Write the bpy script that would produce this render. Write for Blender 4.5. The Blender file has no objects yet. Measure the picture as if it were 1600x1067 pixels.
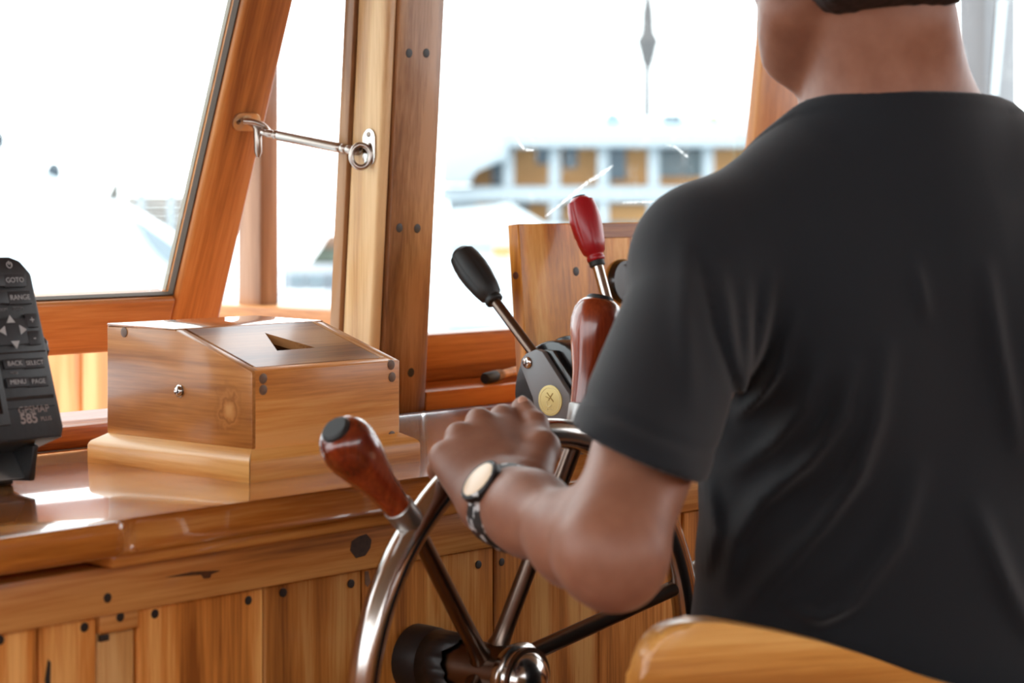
import bpy, bmesh, math, random
import numpy as np
from mathutils import Vector, Matrix
from mathutils.geometry import tessellate_polygon

random.seed(7)
scene = bpy.context.scene
col = scene.collection
ZC = 1.242                      # eye height
FPX, HOR = 3400.0, 310.0        # focal length and horizon row, photograph pixels
AZ = math.radians(41.5)
CA, SA = math.cos(AZ), math.sin(AZ)

# ------------------------------------------------------------------ camera
cd = bpy.data.cameras.new('camera')
cd.sensor_width = 36.0
cd.lens = FPX / 1600 * 36
cd.shift_y = (HOR - 533.5) / 1600
cd.clip_end = 500
cd.clip_start = 0.05
cd.dof.use_dof = True
cd.dof.focus_distance = 2.12
cd.dof.aperture_fstop = 6.5
cam = bpy.data.objects.new('camera', cd)
col.objects.link(cam)
cam.location = (0, 0, ZC)
cam.rotation_euler = (math.pi / 2, 0, AZ - math.pi / 2)
scene.camera = cam

# ------------------------------------------------------------------ light
world = bpy.data.worlds.new('world')
scene.world = world
world.use_nodes = True
bg = world.node_tree.nodes['Background']
bg.inputs[0].default_value = (0.93, 0.97, 1.0, 1)
bg.inputs[1].default_value = 4.2
sd = bpy.data.lights.new('sun', 'SUN')
sd.energy = 1.7
sd.angle = 0.02
sd.color = (1.0, 0.93, 0.82)
sun = bpy.data.objects.new('sun', sd)
col.objects.link(sun)
sun.location = (-3, 3, 6)
sun.rotation_euler = Vector((0.52, -0.30, -0.80)).to_track_quat('-Z', 'Y').to_euler()

vs = scene.view_settings
vs.view_transform = 'Standard'
vs.look = 'None'
vs.gamma = 1.0
vs.use_curve_mapping = False
vs.exposure = 0.08
scene.cycles.use_denoising = True
scene.cycles.max_bounces = 10
scene.cycles.diffuse_bounces = 5
scene.cycles.transparent_max_bounces = 16
scene.cycles.caustics_reflective = False
scene.cycles.caustics_refractive = False


# ------------------------------------------------------------------ photograph geometry helpers
def P(x, y, dep):
    lat = (x - 800) / FPX * dep
    return Vector((CA * dep + SA * lat, SA * dep - CA * lat, ZC - (y - HOR) / FPX * dep))


def PY(x, y, Y):
    l = (x - 800) / FPX
    return P(x, y, Y / (SA - CA * l))


def PX(x, y, X):
    l = (x - 800) / FPX
    return P(x, y, X / (CA + SA * l))


def PZ(x, y, z):
    return P(x, y, (ZC - z) * FPX / (y - HOR))


def PPL(x, y, o, n):
    """ray through a photograph pixel onto the plane through o with normal n"""
    c = Vector((0, 0, ZC))
    d = P(x, y, 1.0) - c
    return c + d * ((o - c).dot(n) / d.dot(n))


def W(lat, dep, z):
    return Vector((CA * dep + SA * lat, SA * dep - CA * lat, z))


# ------------------------------------------------------------------ materials
def lin(c):
    return tuple((v / 255 / 12.92) if v / 255 <= 0.04045 else ((v / 255 + 0.055) / 1.055) ** 2.4 for v in c[:3]) + (1,)


def new_mat(name):
    m = bpy.data.materials.new(name)
    m.use_nodes = True
    nt = m.node_tree
    return m, nt, nt.nodes['Principled BSDF']


def plain(name, c, rough=0.5, metal=0.0, coat=0.0, noise=0.0, nscale=40, bump=0.0, spec=0.5):
    m, nt, b = new_mat(name)
    b.inputs['Base Color'].default_value = lin(c)
    b.inputs['Roughness'].default_value = rough
    b.inputs['Metallic'].default_value = metal
    b.inputs['Coat Weight'].default_value = coat
    b.inputs['Coat Roughness'].default_value = 0.08
    b.inputs['Specular IOR Level'].default_value = spec
    if noise or bump:
        tc = nt.nodes.new('ShaderNodeTexCoord')
        nz = nt.nodes.new('ShaderNodeTexNoise')
        nz.inputs['Scale'].default_value = nscale
        nz.inputs['Detail'].default_value = 6
        nt.links.new(tc.outputs['Object'], nz.inputs['Vector'])
        if noise:
            r = nt.nodes.new('ShaderNodeValToRGB')
            a = lin(c)
            r.color_ramp.elements[0].position = 0.3
            r.color_ramp.elements[1].position = 0.7
            r.color_ramp.elements[0].color = tuple(v * (1 - noise) for v in a[:3]) + (1,)
            r.color_ramp.elements[1].color = tuple(min(1, v * (1 + noise)) for v in a[:3]) + (1,)
            nt.links.new(nz.outputs['Fac'], r.inputs['Fac'])
            nt.links.new(r.outputs['Color'], b.inputs['Base Color'])
        if bump:
            bp = nt.nodes.new('ShaderNodeBump')
            bp.inputs['Strength'].default_value = bump
            bp.inputs['Distance'].default_value = 0.002
            nt.links.new(nz.outputs['Fac'], bp.inputs['Height'])
            nt.links.new(bp.outputs['Normal'], b.inputs['Normal'])
    return m


def wood(name, dark, mid, light, axis='X', rough=0.42, coat=0.22, fine=1.0, vary=0.25, knots=(), crough=0.13, rotz=0.0, rotx=0.0):
    """varnished timber, grain along axis; knots: (point, radius) pairs"""
    m, nt, b = new_mat(name)
    N, Lk = nt.nodes.new, nt.links.new
    tc = N('ShaderNodeTexCoord')
    oi = N('ShaderNodeObjectInfo')
    off = N('ShaderNodeVectorMath')
    off.operation = 'SCALE'
    cmb = N('ShaderNodeCombineXYZ')
    for i in range(3):
        Lk(oi.outputs['Random'], cmb.inputs[i])
    Lk(cmb.outputs[0], off.inputs[0])
    off.inputs['Scale'].default_value = 37.0
    add = N('ShaderNodeVectorMath')
    Lk(tc.outputs['Object'], add.inputs[0])
    Lk(off.outputs[0], add.inputs[1])
    src = add.outputs[0]
    if rotz or rotx:
        vr = N('ShaderNodeVectorRotate')
        vr.rotation_type = 'Z_AXIS' if rotz else 'X_AXIS'
        vr.inputs['Angle'].default_value = rotz or rotx
        Lk(src, vr.inputs['Vector'])
        src = vr.outputs[0]
    i = 'XYZ'.index(axis)

    def noise(al, ac, detail, rgh, dist):
        mp = N('ShaderNodeMapping')
        sc = [ac, ac, ac]
        sc[i] = al
        mp.inputs['Scale'].default_value = sc
        Lk(src, mp.inputs['Vector'])
        n = N('ShaderNodeTexNoise')
        n.inputs['Scale'].default_value = 1.0
        n.inputs['Detail'].default_value = detail
        n.inputs['Roughness'].default_value = rgh
        n.inputs['Distortion'].default_value = dist
        Lk(mp.outputs[0], n.inputs['Vector'])
        return n

    n1 = noise(1.6 * fine, 22 * fine, 5, 0.55, 0.6)
    n2 = noise(14 * fine, 420 * fine, 3, 0.6, 0.0)
    n3 = noise(0.9, 5, 2, 0.5, 0.3)
    mx = N('ShaderNodeMath')
    mx.operation = 'MULTIPLY_ADD'
    Lk(n2.outputs['Fac'], mx.inputs[0])
    mx.inputs[1].default_value = 0.28
    Lk(n1.outputs['Fac'], mx.inputs[2])
    mx2 = N('ShaderNodeMath')
    mx2.operation = 'MULTIPLY_ADD'
    Lk(n3.outputs['Fac'], mx2.inputs[0])
    mx2.inputs[1].default_value = 0.35
    Lk(mx.outputs[0], mx2.inputs[2])
    ramp = N('ShaderNodeValToRGB')
    e = ramp.color_ramp.elements
    e[0].position, e[1].position = 0.645, 1.05
    e[0].color, e[1].color = lin(dark), lin(light)
    e[1].position = 0.96
    k = e.new(0.81)
    k.color = lin(mid)
    Lk(mx2.outputs[0], ramp.inputs['Fac'])
    hv = N('ShaderNodeHueSaturation')
    hv.inputs['Saturation'].default_value = 1.02
    vm = N('ShaderNodeMapRange')
    vm.inputs['To Min'].default_value = 1 - vary
    vm.inputs['To Max'].default_value = 1 + vary
    Lk(oi.outputs['Random'], vm.inputs['Value'])
    Lk(vm.outputs[0], hv.inputs['Value'])
    Lk(ramp.outputs['Color'], hv.inputs['Color'])
    last = hv.outputs['Color']
    for (kp, kr, ks) in knots:
        sub = N('ShaderNodeVectorMath')
        sub.operation = 'SUBTRACT'
        Lk(tc.outputs['Object'], sub.inputs[0])
        sub.inputs[1].default_value = kp
        nz = N('ShaderNodeTexNoise')
        nz.inputs['Scale'].default_value = 80
        nz.inputs['Detail'].default_value = 5
        Lk(tc.outputs['Object'], nz.inputs['Vector'])
        scv = N('ShaderNodeVectorMath')
        scv.operation = 'MULTIPLY'
        scv.inputs[1].default_value = ks
        Lk(sub.outputs[0], scv.inputs[0])
        ln = N('ShaderNodeVectorMath')
        ln.operation = 'LENGTH'
        Lk(scv.outputs[0], ln.inputs[0])
        ds = N('ShaderNodeMath')
        ds.operation = 'MULTIPLY_ADD'
        Lk(nz.outputs['Fac'], ds.inputs[0])
        ds.inputs[1].default_value = kr * 1.5
        Lk(ln.outputs['Value'], ds.inputs[2])
        rr = N('ShaderNodeValToRGB')
        q = rr.color_ramp.elements
        q[0].position, q[0].color = 0.0, lin([min(255, v + 14) for v in light])
        q[1].position, q[1].color = 1.0, (0, 0, 0, 1)
        for pos, cc in ((0.36, light), (0.50, mid), (0.60, dark), (0.68, mid), (0.80, dark)):
            q.new(pos).color = lin(cc)
        dv = N('ShaderNodeMath')
        dv.operation = 'DIVIDE'
        Lk(ds.outputs[0], dv.inputs[0])
        dv.inputs[1].default_value = kr * 2.3
        Lk(dv.outputs[0], rr.inputs['Fac'])
        mm = N('ShaderNodeMapRange')
        mm.inputs['From Min'].default_value = 0.62
        mm.inputs['From Max'].default_value = 0.9
        mm.inputs['To Min'].default_value = 0.85
        mm.inputs['To Max'].default_value = 0.0
        Lk(dv.outputs[0], mm.inputs['Value'])
        mi = N('ShaderNodeMix')
        mi.data_type = 'RGBA'
        Lk(mm.outputs[0], mi.inputs['Factor'])
        Lk(last, mi.inputs[6])
        Lk(rr.outputs['Color'], mi.inputs[7])
        last = mi.outputs[2]
    Lk(last, b.inputs['Base Color'])
    bp = N('ShaderNodeBump')
    bp.inputs['Strength'].default_value = 0.12
    bp.inputs['Distance'].default_value = 0.001
    Lk(mx.outputs[0], bp.inputs['Height'])
    Lk(bp.outputs['Normal'], b.inputs['Normal'])
    b.inputs['Roughness'].default_value = rough
    b.inputs['Coat Weight'].default_value = coat
    b.inputs['Coat Roughness'].default_value = crough
    b.inputs['Specular IOR Level'].default_value = 0.35
    return m


def glass_mat(name, dirt=0.1, scale=30):
    m, nt, b = new_mat(name)
    N, Lk = nt.nodes.new, nt.links.new
    nt.nodes.remove(b)
    out = nt.nodes['Material Output']
    tr = N('ShaderNodeBsdfTransparent')
    tr.inputs[0].default_value = (0.95, 0.985, 0.98, 1)
    gl = N('ShaderNodeBsdfGlossy')
    gl.inputs['Roughness'].default_value = 0.02
    fr = N('ShaderNodeFresnel')
    fr.inputs['IOR'].default_value = 1.3
    m1 = N('ShaderNodeMixShader')
    ge = N('ShaderNodeNewGeometry')
    fm = N('ShaderNodeMath')
    fm.operation = 'SUBTRACT'
    fm.use_clamp = True
    Lk(fr.outputs[0], fm.inputs[0])
    Lk(ge.outputs['Backfacing'], fm.inputs[1])
    Lk(fm.outputs[0], m1.inputs[0])
    Lk(tr.outputs[0], m1.inputs[1])
    Lk(gl.outputs[0], m1.inputs[2])
    df = N('ShaderNodeBsdfTranslucent')
    df.inputs[0].default_value = (0.9, 0.92, 0.92, 1)
    tc = N('ShaderNodeTexCoord')
    nz = N('ShaderNodeTexNoise')
    nz.inputs['Scale'].default_value = scale
    nz.inputs['Detail'].default_value = 10
    nz.inputs['Roughness'].default_value = 0.75
    Lk(tc.outputs['Object'], nz.inputs['Vector'])
    mr = N('ShaderNodeMapRange')
    mr.inputs['From Min'].default_value = 0.55
    mr.inputs['From Max'].default_value = 0.85
    mr.inputs['To Max'].default_value = dirt * 3
    Lk(nz.outputs['Fac'], mr.inputs['Value'])
    m2 = N('ShaderNodeMixShader')
    Lk(mr.outputs[0], m2.inputs[0])
    Lk(m1.outputs[0], m2.inputs[1])
    Lk(df.outputs[0], m2.inputs[2])
    Lk(m2.outputs[0], out.inputs['Surface'])
    return m


# teak tones (albedo)
SASH = wood('teak_sash_upright', (140, 82, 42), (190, 122, 66), (212, 150, 92), 'Z', vary=0.05)
SASHX = wood('teak_sash_rail', (140, 82, 42), (190, 122, 66), (212, 150, 92), 'X', vary=0.05)
STILE = wood('teak_tilted_stile', (140, 82, 42), (190, 122, 66), (212, 150, 92), 'Z', vary=0.05, rotx=-0.337)
PALE = wood('pale_teak_upright', (166, 118, 72), (205, 160, 108), (228, 190, 140), 'Z', vary=0.05)
BROWN = wood('brown_teak_upright', (84, 50, 28), (142, 98, 62), (176, 132, 92), 'Z', vary=0.05)
REDX = wood('red_teak_rail', (112, 56, 24), (168, 98, 48), (200, 130, 72), 'X', vary=0.06)
PLANK = wood('teak_plank', (140, 80, 32), (206, 132, 64), (236, 180, 110), 'Z', vary=0.22)
FRIEZE = wood('teak_frieze', (96, 50, 18), (184, 118, 60), (216, 158, 94), 'X', vary=0.04, fine=0.7)
TOP = wood('worktop_teak', (132, 72, 26), (184, 112, 50), (212, 148, 80), 'X', rough=0.22, coat=0.9, vary=0.04, crough=0.045)
PANEL = wood('panel_teak', (166, 96, 30), (224, 152, 66), (244, 188, 104), 'Z', vary=0.04, fine=1.3)
CHAIR = wood('chair_teak', (168, 108, 48), (206, 146, 76), (226, 174, 104), 'X', rough=0.34, coat=0.5, vary=0.06, rotz=0.497)
HANDLE = wood('red_lacquered_wood', (70, 22, 10), (118, 44, 22), (150, 66, 36), 'Z', rough=0.25, coat=1.0, vary=0.04)
SUNNY = wood('sunlit_plank', (164, 98, 44), (188, 122, 62), (206, 152, 96), 'Z', vary=0.08)
DECKW = wood('weathered_rail', (150, 96, 52), (196, 140, 86), (220, 172, 120), 'Y', vary=0.05)
PLUG = plain('dark_plug', (34, 24, 18), 0.5)
PLUGB = plain('grey_brown_plug', (112, 84, 64), 0.45, noise=0.2, nscale=300)
CHROME = plain('chrome', (186, 178, 172), 0.16, 1.0)
STEEL = plain('brushed_steel', (176, 166, 158), 0.3, 1.0)
DSTEEL = plain('dark_steel', (120, 105, 95), 0.28, 1.0)
ALU = plain('grey_aluminium', (168, 168, 166), 0.4, 1.0)
BLACKP = plain('black_plastic', (30, 30, 32), 0.42, noise=0.15, nscale=200, bump=0.1)
BLACKM = plain('black_enamel', (26, 27, 29), 0.25, coat=0.4)
GREYM = plain('grey_anodised', (116, 116, 118), 0.42, 0.3)
RUBBER = plain('black_rubber', (20, 20, 20), 0.55)
REDP = plain('red_grip', (158, 14, 26), 0.36, coat=0.2)
GOLD = plain('gold_label', (212, 196, 132), 0.4, 0.25)
GOLDL = plain('gold_label_print', (236, 226, 172), 0.35, 0.3)
GOLDD = plain('gold_label_dark_print', (176, 150, 84), 0.4, 0.3)
WHITEP = plain('white_paint', (158, 164, 169), 0.5)
WHITEH = plain('white_hull', (196, 204, 210), 0.4)
TANW = plain('tan_cabin_wood', (208, 152, 96), 0.6, noise=0.2, nscale=0.6)
BLUEW = plain('blue_grey_window', (90, 110, 124), 0.3)
GREYW = plain('pale_grey_window', (104, 118, 124), 0.3)
GREYPOST = plain('weathered_grey_paint', (88, 88, 94), 0.5, noise=0.12, nscale=14)
PALEBLUE = plain('pale_blue_strip', (190, 206, 216), 0.4)
GLASS_A = glass_mat('sash_glass', 0.05, 26)
GLASS_B = glass_mat('front_glass', 0.05, 22)
GASKET = plain('dark_bedding', (74, 58, 44), 0.7)
PUTTY = plain('grey_putty', (168, 158, 144), 0.7)
SKIN = None


# ------------------------------------------------------------------ mesh helpers
def finish(name, bm, mat, parent=None, smooth=True, angle=40):
    me = bpy.data.meshes.new(name)
    bmesh.ops.recalc_face_normals(bm, faces=bm.faces)
    bm.to_mesh(me)
    bm.free()
    o = bpy.data.objects.new(name, me)
    if mat:
        me.materials.append(mat)
    if smooth:
        me.polygons.foreach_set('use_smooth', [True] * len(me.polygons))
        me.set_sharp_from_angle(angle=math.radians(angle))
    col.objects.link(o)
    if parent:
        adopt(o, parent)
    return o


def adopt(o, parent):
    o.parent = parent
    if parent.parent is None:
        o.matrix_parent_inverse = Matrix.Translation(-parent.location)


def thing(name, label, cat, loc, group=None, kind=None):
    o = bpy.data.objects.new(name, None)
    o.empty_display_size = 0.05
    o.location = loc
    col.objects.link(o)
    tag(o, label, cat, group, kind)
    return o


def tag(o, label=None, cat=None, group=None, kind=None):
    if label:
        o['label'] = label
    if cat:
        o['category'] = cat
    if group:
        o['group'] = group
    if kind:
        o['kind'] = kind
    return o


def part_label(o, label):
    o['label'] = label
    return o


WX, WY, WZ = Vector((1, 0, 0)), Vector((0, 1, 0)), Vector((0, 0, 1))
RV, DV = Vector((SA, -CA, 0)), Vector((CA, SA, 0))      # right and away, level


def add_hull(bm, pts8, bevel=0.0, seg=2):
    """pts8: bottom ring of 4, top ring of 4"""
    v = [bm.verts.new(p) for p in pts8]
    fs = [(0, 3, 2, 1), (4, 5, 6, 7), (0, 1, 5, 4), (1, 2, 6, 5), (2, 3, 7, 6), (3, 0, 4, 7)]
    f = [bm.faces.new([v[i] for i in q]) for q in fs]
    if bevel:
        ed = list({e for q in f for e in q.edges})
        bmesh.ops.bevel(bm, geom=ed, offset=bevel, segments=seg, affect='EDGES', profile=0.5)


def add_box(bm, lo, hi, bevel=0.0, seg=2, o=Vector((0, 0, 0)), ax=(WX, WY, WZ)):
    c = [(lo[0], lo[1]), (hi[0], lo[1]), (hi[0], hi[1]), (lo[0], hi[1])]
    add_hull(bm, [o + ax[0] * a + ax[1] * b + ax[2] * z for z in (lo[2], hi[2]) for a, b in c], bevel, seg)


def box(name, lo, hi, mat, parent=None, bevel=0.002, seg=2, o=Vector((0, 0, 0)), ax=(WX, WY, WZ)):
    bm = bmesh.new()
    add_box(bm, lo, hi, bevel, seg, o, ax)
    return finish(name, bm, mat, parent)


def frame_of(d):
    d = d.normalized()
    u = d.cross(WZ)
    if u.length < 1e-3:
        u = d.cross(WX)
    u.normalize()
    return d, u, d.cross(u).normalized()


def add_tube(bm, pts, rad, n=14, closed=False, cap=True):
    pts = [Vector(p) for p in pts]
    k = len(pts)
    if not hasattr(rad, '__len__'):
        rad = [rad] * k
    rings = []
    pu = None
    for i, p in enumerate(pts):
        if closed:
            t = pts[(i + 1) % k] - pts[i - 1]
        else:
            t = pts[min(i + 1, k - 1)] - pts[max(i - 1, 0)]
        t.normalize()
        if pu is None:
            _, u, w = frame_of(t)
        else:
            u = (pu - t * pu.dot(t)).normalized()
            w = t.cross(u)
        pu = u
        rings.append([bm.verts.new(p + (u * math.cos(a) + w * math.sin(a)) * rad[i])
                      for a in [2 * math.pi * j / n for j in range(n)]])
    for i in range(k if closed else k - 1):
        a, b = rings[i], rings[(i + 1) % k]
        for j in range(n):
            bm.faces.new((a[j], a[(j + 1) % n], b[(j + 1) % n], b[j]))
    if cap and not closed:
        bm.faces.new(rings[0][::-1])
        bm.faces.new(rings[-1])


def tube(name, pts, rad, mat, parent=None, n=14, closed=False):
    bm = bmesh.new()
    add_tube(bm, pts, rad, n, closed)
    return finish(name, bm, mat, parent)


def add_lathe(bm, o, d, prof, n=24, squash=None, flute=None):
    """prof: (distance along d, radius); squash: second radius factor; flute(angle)->radius factor"""
    d, u, w = frame_of(d)
    rings = []
    for s, r in prof:
        if r < 1e-6:
            rings.append([bm.verts.new(o + d * s)])
        else:
            rr = []
            for j in range(n):
                a = 2 * math.pi * j / n
                f = flute(a, s) if flute else 1
                rr.append(bm.verts.new(o + d * s + (u * math.cos(a) + w * math.sin(a) * (squash or 1)) * r * f))
            rings.append(rr)
    for a, b in zip(rings, rings[1:]):
        if len(a) == 1 and len(b) == 1:
            continue
        for j in range(n):
            q = []
            for v in (a[j % len(a)], a[(j + 1) % len(a)], b[(j + 1) % len(b)], b[j % len(b)]):
                if v not in q:
                    q.append(v)
            bm.faces.new(q)
    if len(rings[0]) > 1:
        bm.faces.new(rings[0][::-1])
    if len(rings[-1]) > 1:
        bm.faces.new(rings[-1])


def lathe(name, o, d, prof, mat, parent=None, n=24, squash=None, flute=None, angle=40):
    bm = bmesh.new()
    add_lathe(bm, Vector(o), Vector(d), prof, n, squash, flute)
    return finish(name, bm, mat, parent, angle=angle)


def add_prism(bm, poly, ext, bevel=0.0, seg=2):
    """poly: list of points, ext: vector"""
    a = [bm.verts.new(p) for p in poly]
    b = [bm.verts.new(Vector(p) + ext) for p in poly]
    f = [bm.faces.new(a[::-1]), bm.faces.new(b)]
    n = len(a)
    f += [bm.faces.new((a[i], a[(i + 1) % n], b[(i + 1) % n], b[i])) for i in range(n)]
    if bevel:
        bmesh.ops.bevel(bm, geom=list({e for q in f for e in q.edges}), offset=bevel, segments=seg, affect='EDGES', profile=0.5)


def prism(name, poly, ext, mat, parent=None, bevel=0.0, seg=2, angle=40):
    bm = bmesh.new()
    add_prism(bm, poly, ext, bevel, seg)
    return finish(name, bm, mat, parent, angle=angle)


def disc(name, c, n, r, h, mat, parent=None, seg=16, squash=None):
    """a plug: a short round dowel whose face stands h proud of c"""
    return lathe(name, c, n, [(-0.003, r), (h * 0.6, r), (h, r * 0.85), (h, 0)], mat, parent, seg, squash)


def text(name, body, size, o, ux, uy, mat, parent, depth=0.0006, align='CENTER', bold=0.0):
    cu = bpy.data.curves.new(name, 'FONT')
    cu.body = body
    cu.size = size
    cu.extrude = depth
    cu.offset = bold
    cu.align_x = align
    cu.align_y = 'CENTER'
    t = bpy.data.objects.new(name + '_c', cu)
    col.objects.link(t)
    dg = bpy.context.evaluated_depsgraph_get()
    me = bpy.data.meshes.new_from_object(t.evaluated_get(dg))
    bpy.data.objects.remove(t)
    uz = ux.cross(uy)
    M = Matrix((ux.to_4d(), uy.to_4d(), uz.to_4d(), Vector((0, 0, 0, 1)))).transposed()
    for r_ in range(3):
        M[r_][3] = o[r_]
    M[3] = (0, 0, 0, 1)
    me.transform(M)
    me.materials.clear()
    me.materials.append(mat)
    ob = bpy.data.objects.new(name, me)
    col.objects.link(ob)
    adopt(ob, parent)
    return ob


# ------------------------------------------------------------------ signed distance fields -> mesh
def sd_cone(p, a, b, ra, rb):
    a, b = np.array(a, np.float32), np.array(b, np.float32)
    ab = b - a
    L2 = float(ab @ ab)
    t = ((p[0] - a[0]) * ab[0] + (p[1] - a[1]) * ab[1] + (p[2] - a[2]) * ab[2]) / L2
    t = np.clip(t, 0, 1)
    d = np.sqrt((p[0] - a[0] - ab[0] * t) ** 2 + (p[1] - a[1] - ab[1] * t) ** 2 + (p[2] - a[2] - ab[2] * t) ** 2)
    return d - (ra + (rb - ra) * t)


def sd_ell(p, c, ax, r):
    """ax: three unit axes, r: three radii"""
    q = [(p[0] - c[0]) * a[0] + (p[1] - c[1]) * a[1] + (p[2] - c[2]) * a[2] for a in ax]
    k0 = np.sqrt(sum((q[i] / r[i]) ** 2 for i in range(3)))
    k1 = np.sqrt(sum((q[i] / r[i] ** 2) ** 2 for i in range(3)))
    return k0 * (k0 - 1) / np.maximum(k1, 1e-6)


def smin(a, b, k):
    h = np.clip(0.5 + 0.5 * (b - a) / k, 0, 1)
    return b + (a - b) * h - k * h * (1 - h)


def smax(a, b, k):
    return -smin(-a, -b, k)


def surface_nets(f, lo, hi, h):
    lo, hi = np.array(lo, float), np.array(hi, float)
    n = np.ceil((hi - lo) / h).astype(int) + 1
    g = [(lo[i] + h * np.arange(n[i])).astype(np.float32) for i in range(3)]
    p = (g[0][:, None, None], g[1][None, :, None], g[2][None, None, :])
    V = np.broadcast_to(f(p), tuple(n)).astype(np.float32)
    S = V < 0
    nx, ny, nz = n
    corners = [(i, j, k) for i in (0, 1) for j in (0, 1) for k in (0, 1)]
    cnt = np.zeros((nx - 1, ny - 1, nz - 1), np.int8)
    for (i, j, k) in corners:
        cnt += S[i:nx - 1 + i, j:ny - 1 + j, k:nz - 1 + k]
    act = (cnt > 0) & (cnt < 8)
    idx = -np.ones(act.shape, np.int64)
    cells = np.argwhere(act)
    idx[act] = np.arange(len(cells))
    pos = np.zeros((len(cells), 3))
    num = np.zeros(len(cells))
    cv = {c: V[cells[:, 0] + c[0], cells[:, 1] + c[1], cells[:, 2] + c[2]] for c in corners}
    for c in corners:
        for a in range(3):
            if c[a] == 0:
                d = list(c)
                d[a] = 1
                d = tuple(d)
                va, vb = cv[c], cv[d]
                m = (va < 0) != (vb < 0)
                t = np.where(m, va / np.where(m, va - vb, 1), 0)
                q = np.array(c, float)[None, :].repeat(len(cells), 0)
                q[:, a] = t
                pos[m] += q[m]
                num[m] += 1
    pos = lo + h * (cells + pos / num[:, None])
    quads = []
    for a in range(3):
        sl0 = [slice(None)] * 3
        sl1 = [slice(None)] * 3
        sl0[a] = slice(0, -1)
        sl1[a] = slice(1, None)
        cr = S[tuple(sl0)] != S[tuple(sl1)]
        e = np.argwhere(cr)
        b, c = (a + 1) % 3, (a + 2) % 3
        ok = (e[:, b] > 0) & (e[:, c] > 0) & (e[:, b] < n[b] - 1) & (e[:, c] < n[c] - 1)
        e = e[ok]
        s = S[e[:, 0], e[:, 1], e[:, 2]]
        q = []
        for (db, dc) in ((1, 1), (0, 1), (0, 0), (1, 0)):
            w = e.copy()
            w[:, b] -= db
            w[:, c] -= dc
            q.append(idx[w[:, 0], w[:, 1], w[:, 2]])
        q = np.stack(q, 1)
        q[~s] = q[~s][:, ::-1]
        quads.append(q)
    return pos, np.concatenate(quads)


def sdf_object(name, pieces, mat, parent=None):
    """pieces: list of (verts in lat/dep/z, quads) joined into one mesh"""
    vv, qq, o = [], [], 0
    for v, q in pieces:
        w = np.empty_like(v)
        w[:, 0] = CA * v[:, 1] + SA * v[:, 0]
        w[:, 1] = SA * v[:, 1] - CA * v[:, 0]
        w[:, 2] = v[:, 2]
        vv.append(w)
        qq.append(q + o)
        o += len(v)
    v, q = np.concatenate(vv), np.concatenate(qq)
    me = bpy.data.meshes.new(name)
    me.from_pydata(v.tolist(), [], q.tolist())
    me.polygons.foreach_set('use_smooth', [True] * len(me.polygons))
    me.update()
    if mat:
        me.materials.append(mat)
    ob = bpy.data.objects.new(name, me)
    col.objects.link(ob)
    if parent:
        adopt(ob, parent)
    return ob


# ================================================================== the wheelhouse shell
CT = 1.0                                             # worktop height
KW = 0.067                                           # rake of the front wall, top leaning in
UW = Vector((0, -KW, 1)).normalized()
NW = Vector((0, 1, KW)).normalized()
OW = Vector((0, 1.707, CT))
AXW = (WX, NW, UW)


def struct(o, label):
    return tag(o, label, None, None, 'structure')


def wbox(name, lo, hi, mat, parent=None, bevel=0.002, seg=2):
    return box(name, lo, hi, mat, parent, bevel, seg, OW, AXW)


FLOORM = wood('floor_wood', (90, 50, 24), (140, 88, 46), (170, 114, 66), 'Y', vary=0.1)
CEILM = plain('ceiling_cream', (168, 132, 92), 0.6, noise=0.06, nscale=3)
WALLY = wood('side_wall_teak', (146, 82, 36), (194, 122, 60), (216, 150, 86), 'Y', vary=0.05)
struct(box('floor', (-1.0, -2.2, -0.06), (3.75, 1.95, 0.0), FLOORM, bevel=0), 'wooden wheelhouse floor')
struct(box('ceiling', (-1.2, -2.0, 2.08), (3.9, 2.3, 2.14), CEILM, bevel=0), 'cream wheelhouse ceiling with added eaves against the sun')  # eaves out of view, added to keep sun patches off the console
struct(box('wall_left', (-1.0, -2.2, 0), (-0.94, 1.9, 1.25), WALLY, bevel=0), 'low varnished side wall on the port side')
wr = struct(box('wall_right', (3.69, -2.2, 0), (3.75, 1.9, 1.25), WALLY, bevel=0), 'low varnished side wall on the starboard side')
struct(box('wall_front', (-0.94, 1.7065, 0), (3.69, 1.79, CT - 0.0005), SASHX, bevel=0), 'varnished front wall below the windows')
struct(box('wall_back', (-1.0, -2.2, 0), (3.75, -2.14, 1.45), SASHX, bevel=0), 'low varnished wall at the back of the wheelhouse')
hd = struct(wbox('trim_1', (-0.94, 0.0, 0.80), (3.69, 0.075, 1.09), SASHX), 'header beam above the front windows')

# sills and posts of the front windows
struct(wbox('trim_2', (-0.5, 0.0, 0.0), (1.690, 0.078, 0.023), REDX, bevel=0.004), 'low sill under the open window')
struct(wbox('trim_3', (1.782, 0.0, 0.0), (3.69, 0.062, 0.023), REDX, bevel=0.003), 'ledge along the foot of the fixed front window')
post = struct(wbox('trim_4', (1.711, 0.0, 0.0), (1.781, 0.056, 0.81), BROWN, bevel=0.003), 'brown board of the post between the two front windows')
for (x, y) in ((639, 83), (666, 83), (624, 356), (652, 357), (642, 582)):
    disc('plug', PPL(x, y, OW, NW), -NW, 0.0052, 0.0004, PLUG, post)
struct(wbox('trim_5', (1.694, 0.004, 0.0), (1.7105, 0.052, 0.81), PALE, bevel=0.005, seg=3), 'pale stop of the window post carrying the eye plate')
struct(wbox('trim_6', (1.690, 0.0525, 0.0), (1.712, 0.068, 0.81), BROWN, bevel=0.002), 'narrow outer strip of the window post')
struct(wbox('trim_7', (0.80, 0.0, 0.023), (0.87, 0.06, 0.81), SASH), 'left post of the open window')

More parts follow.
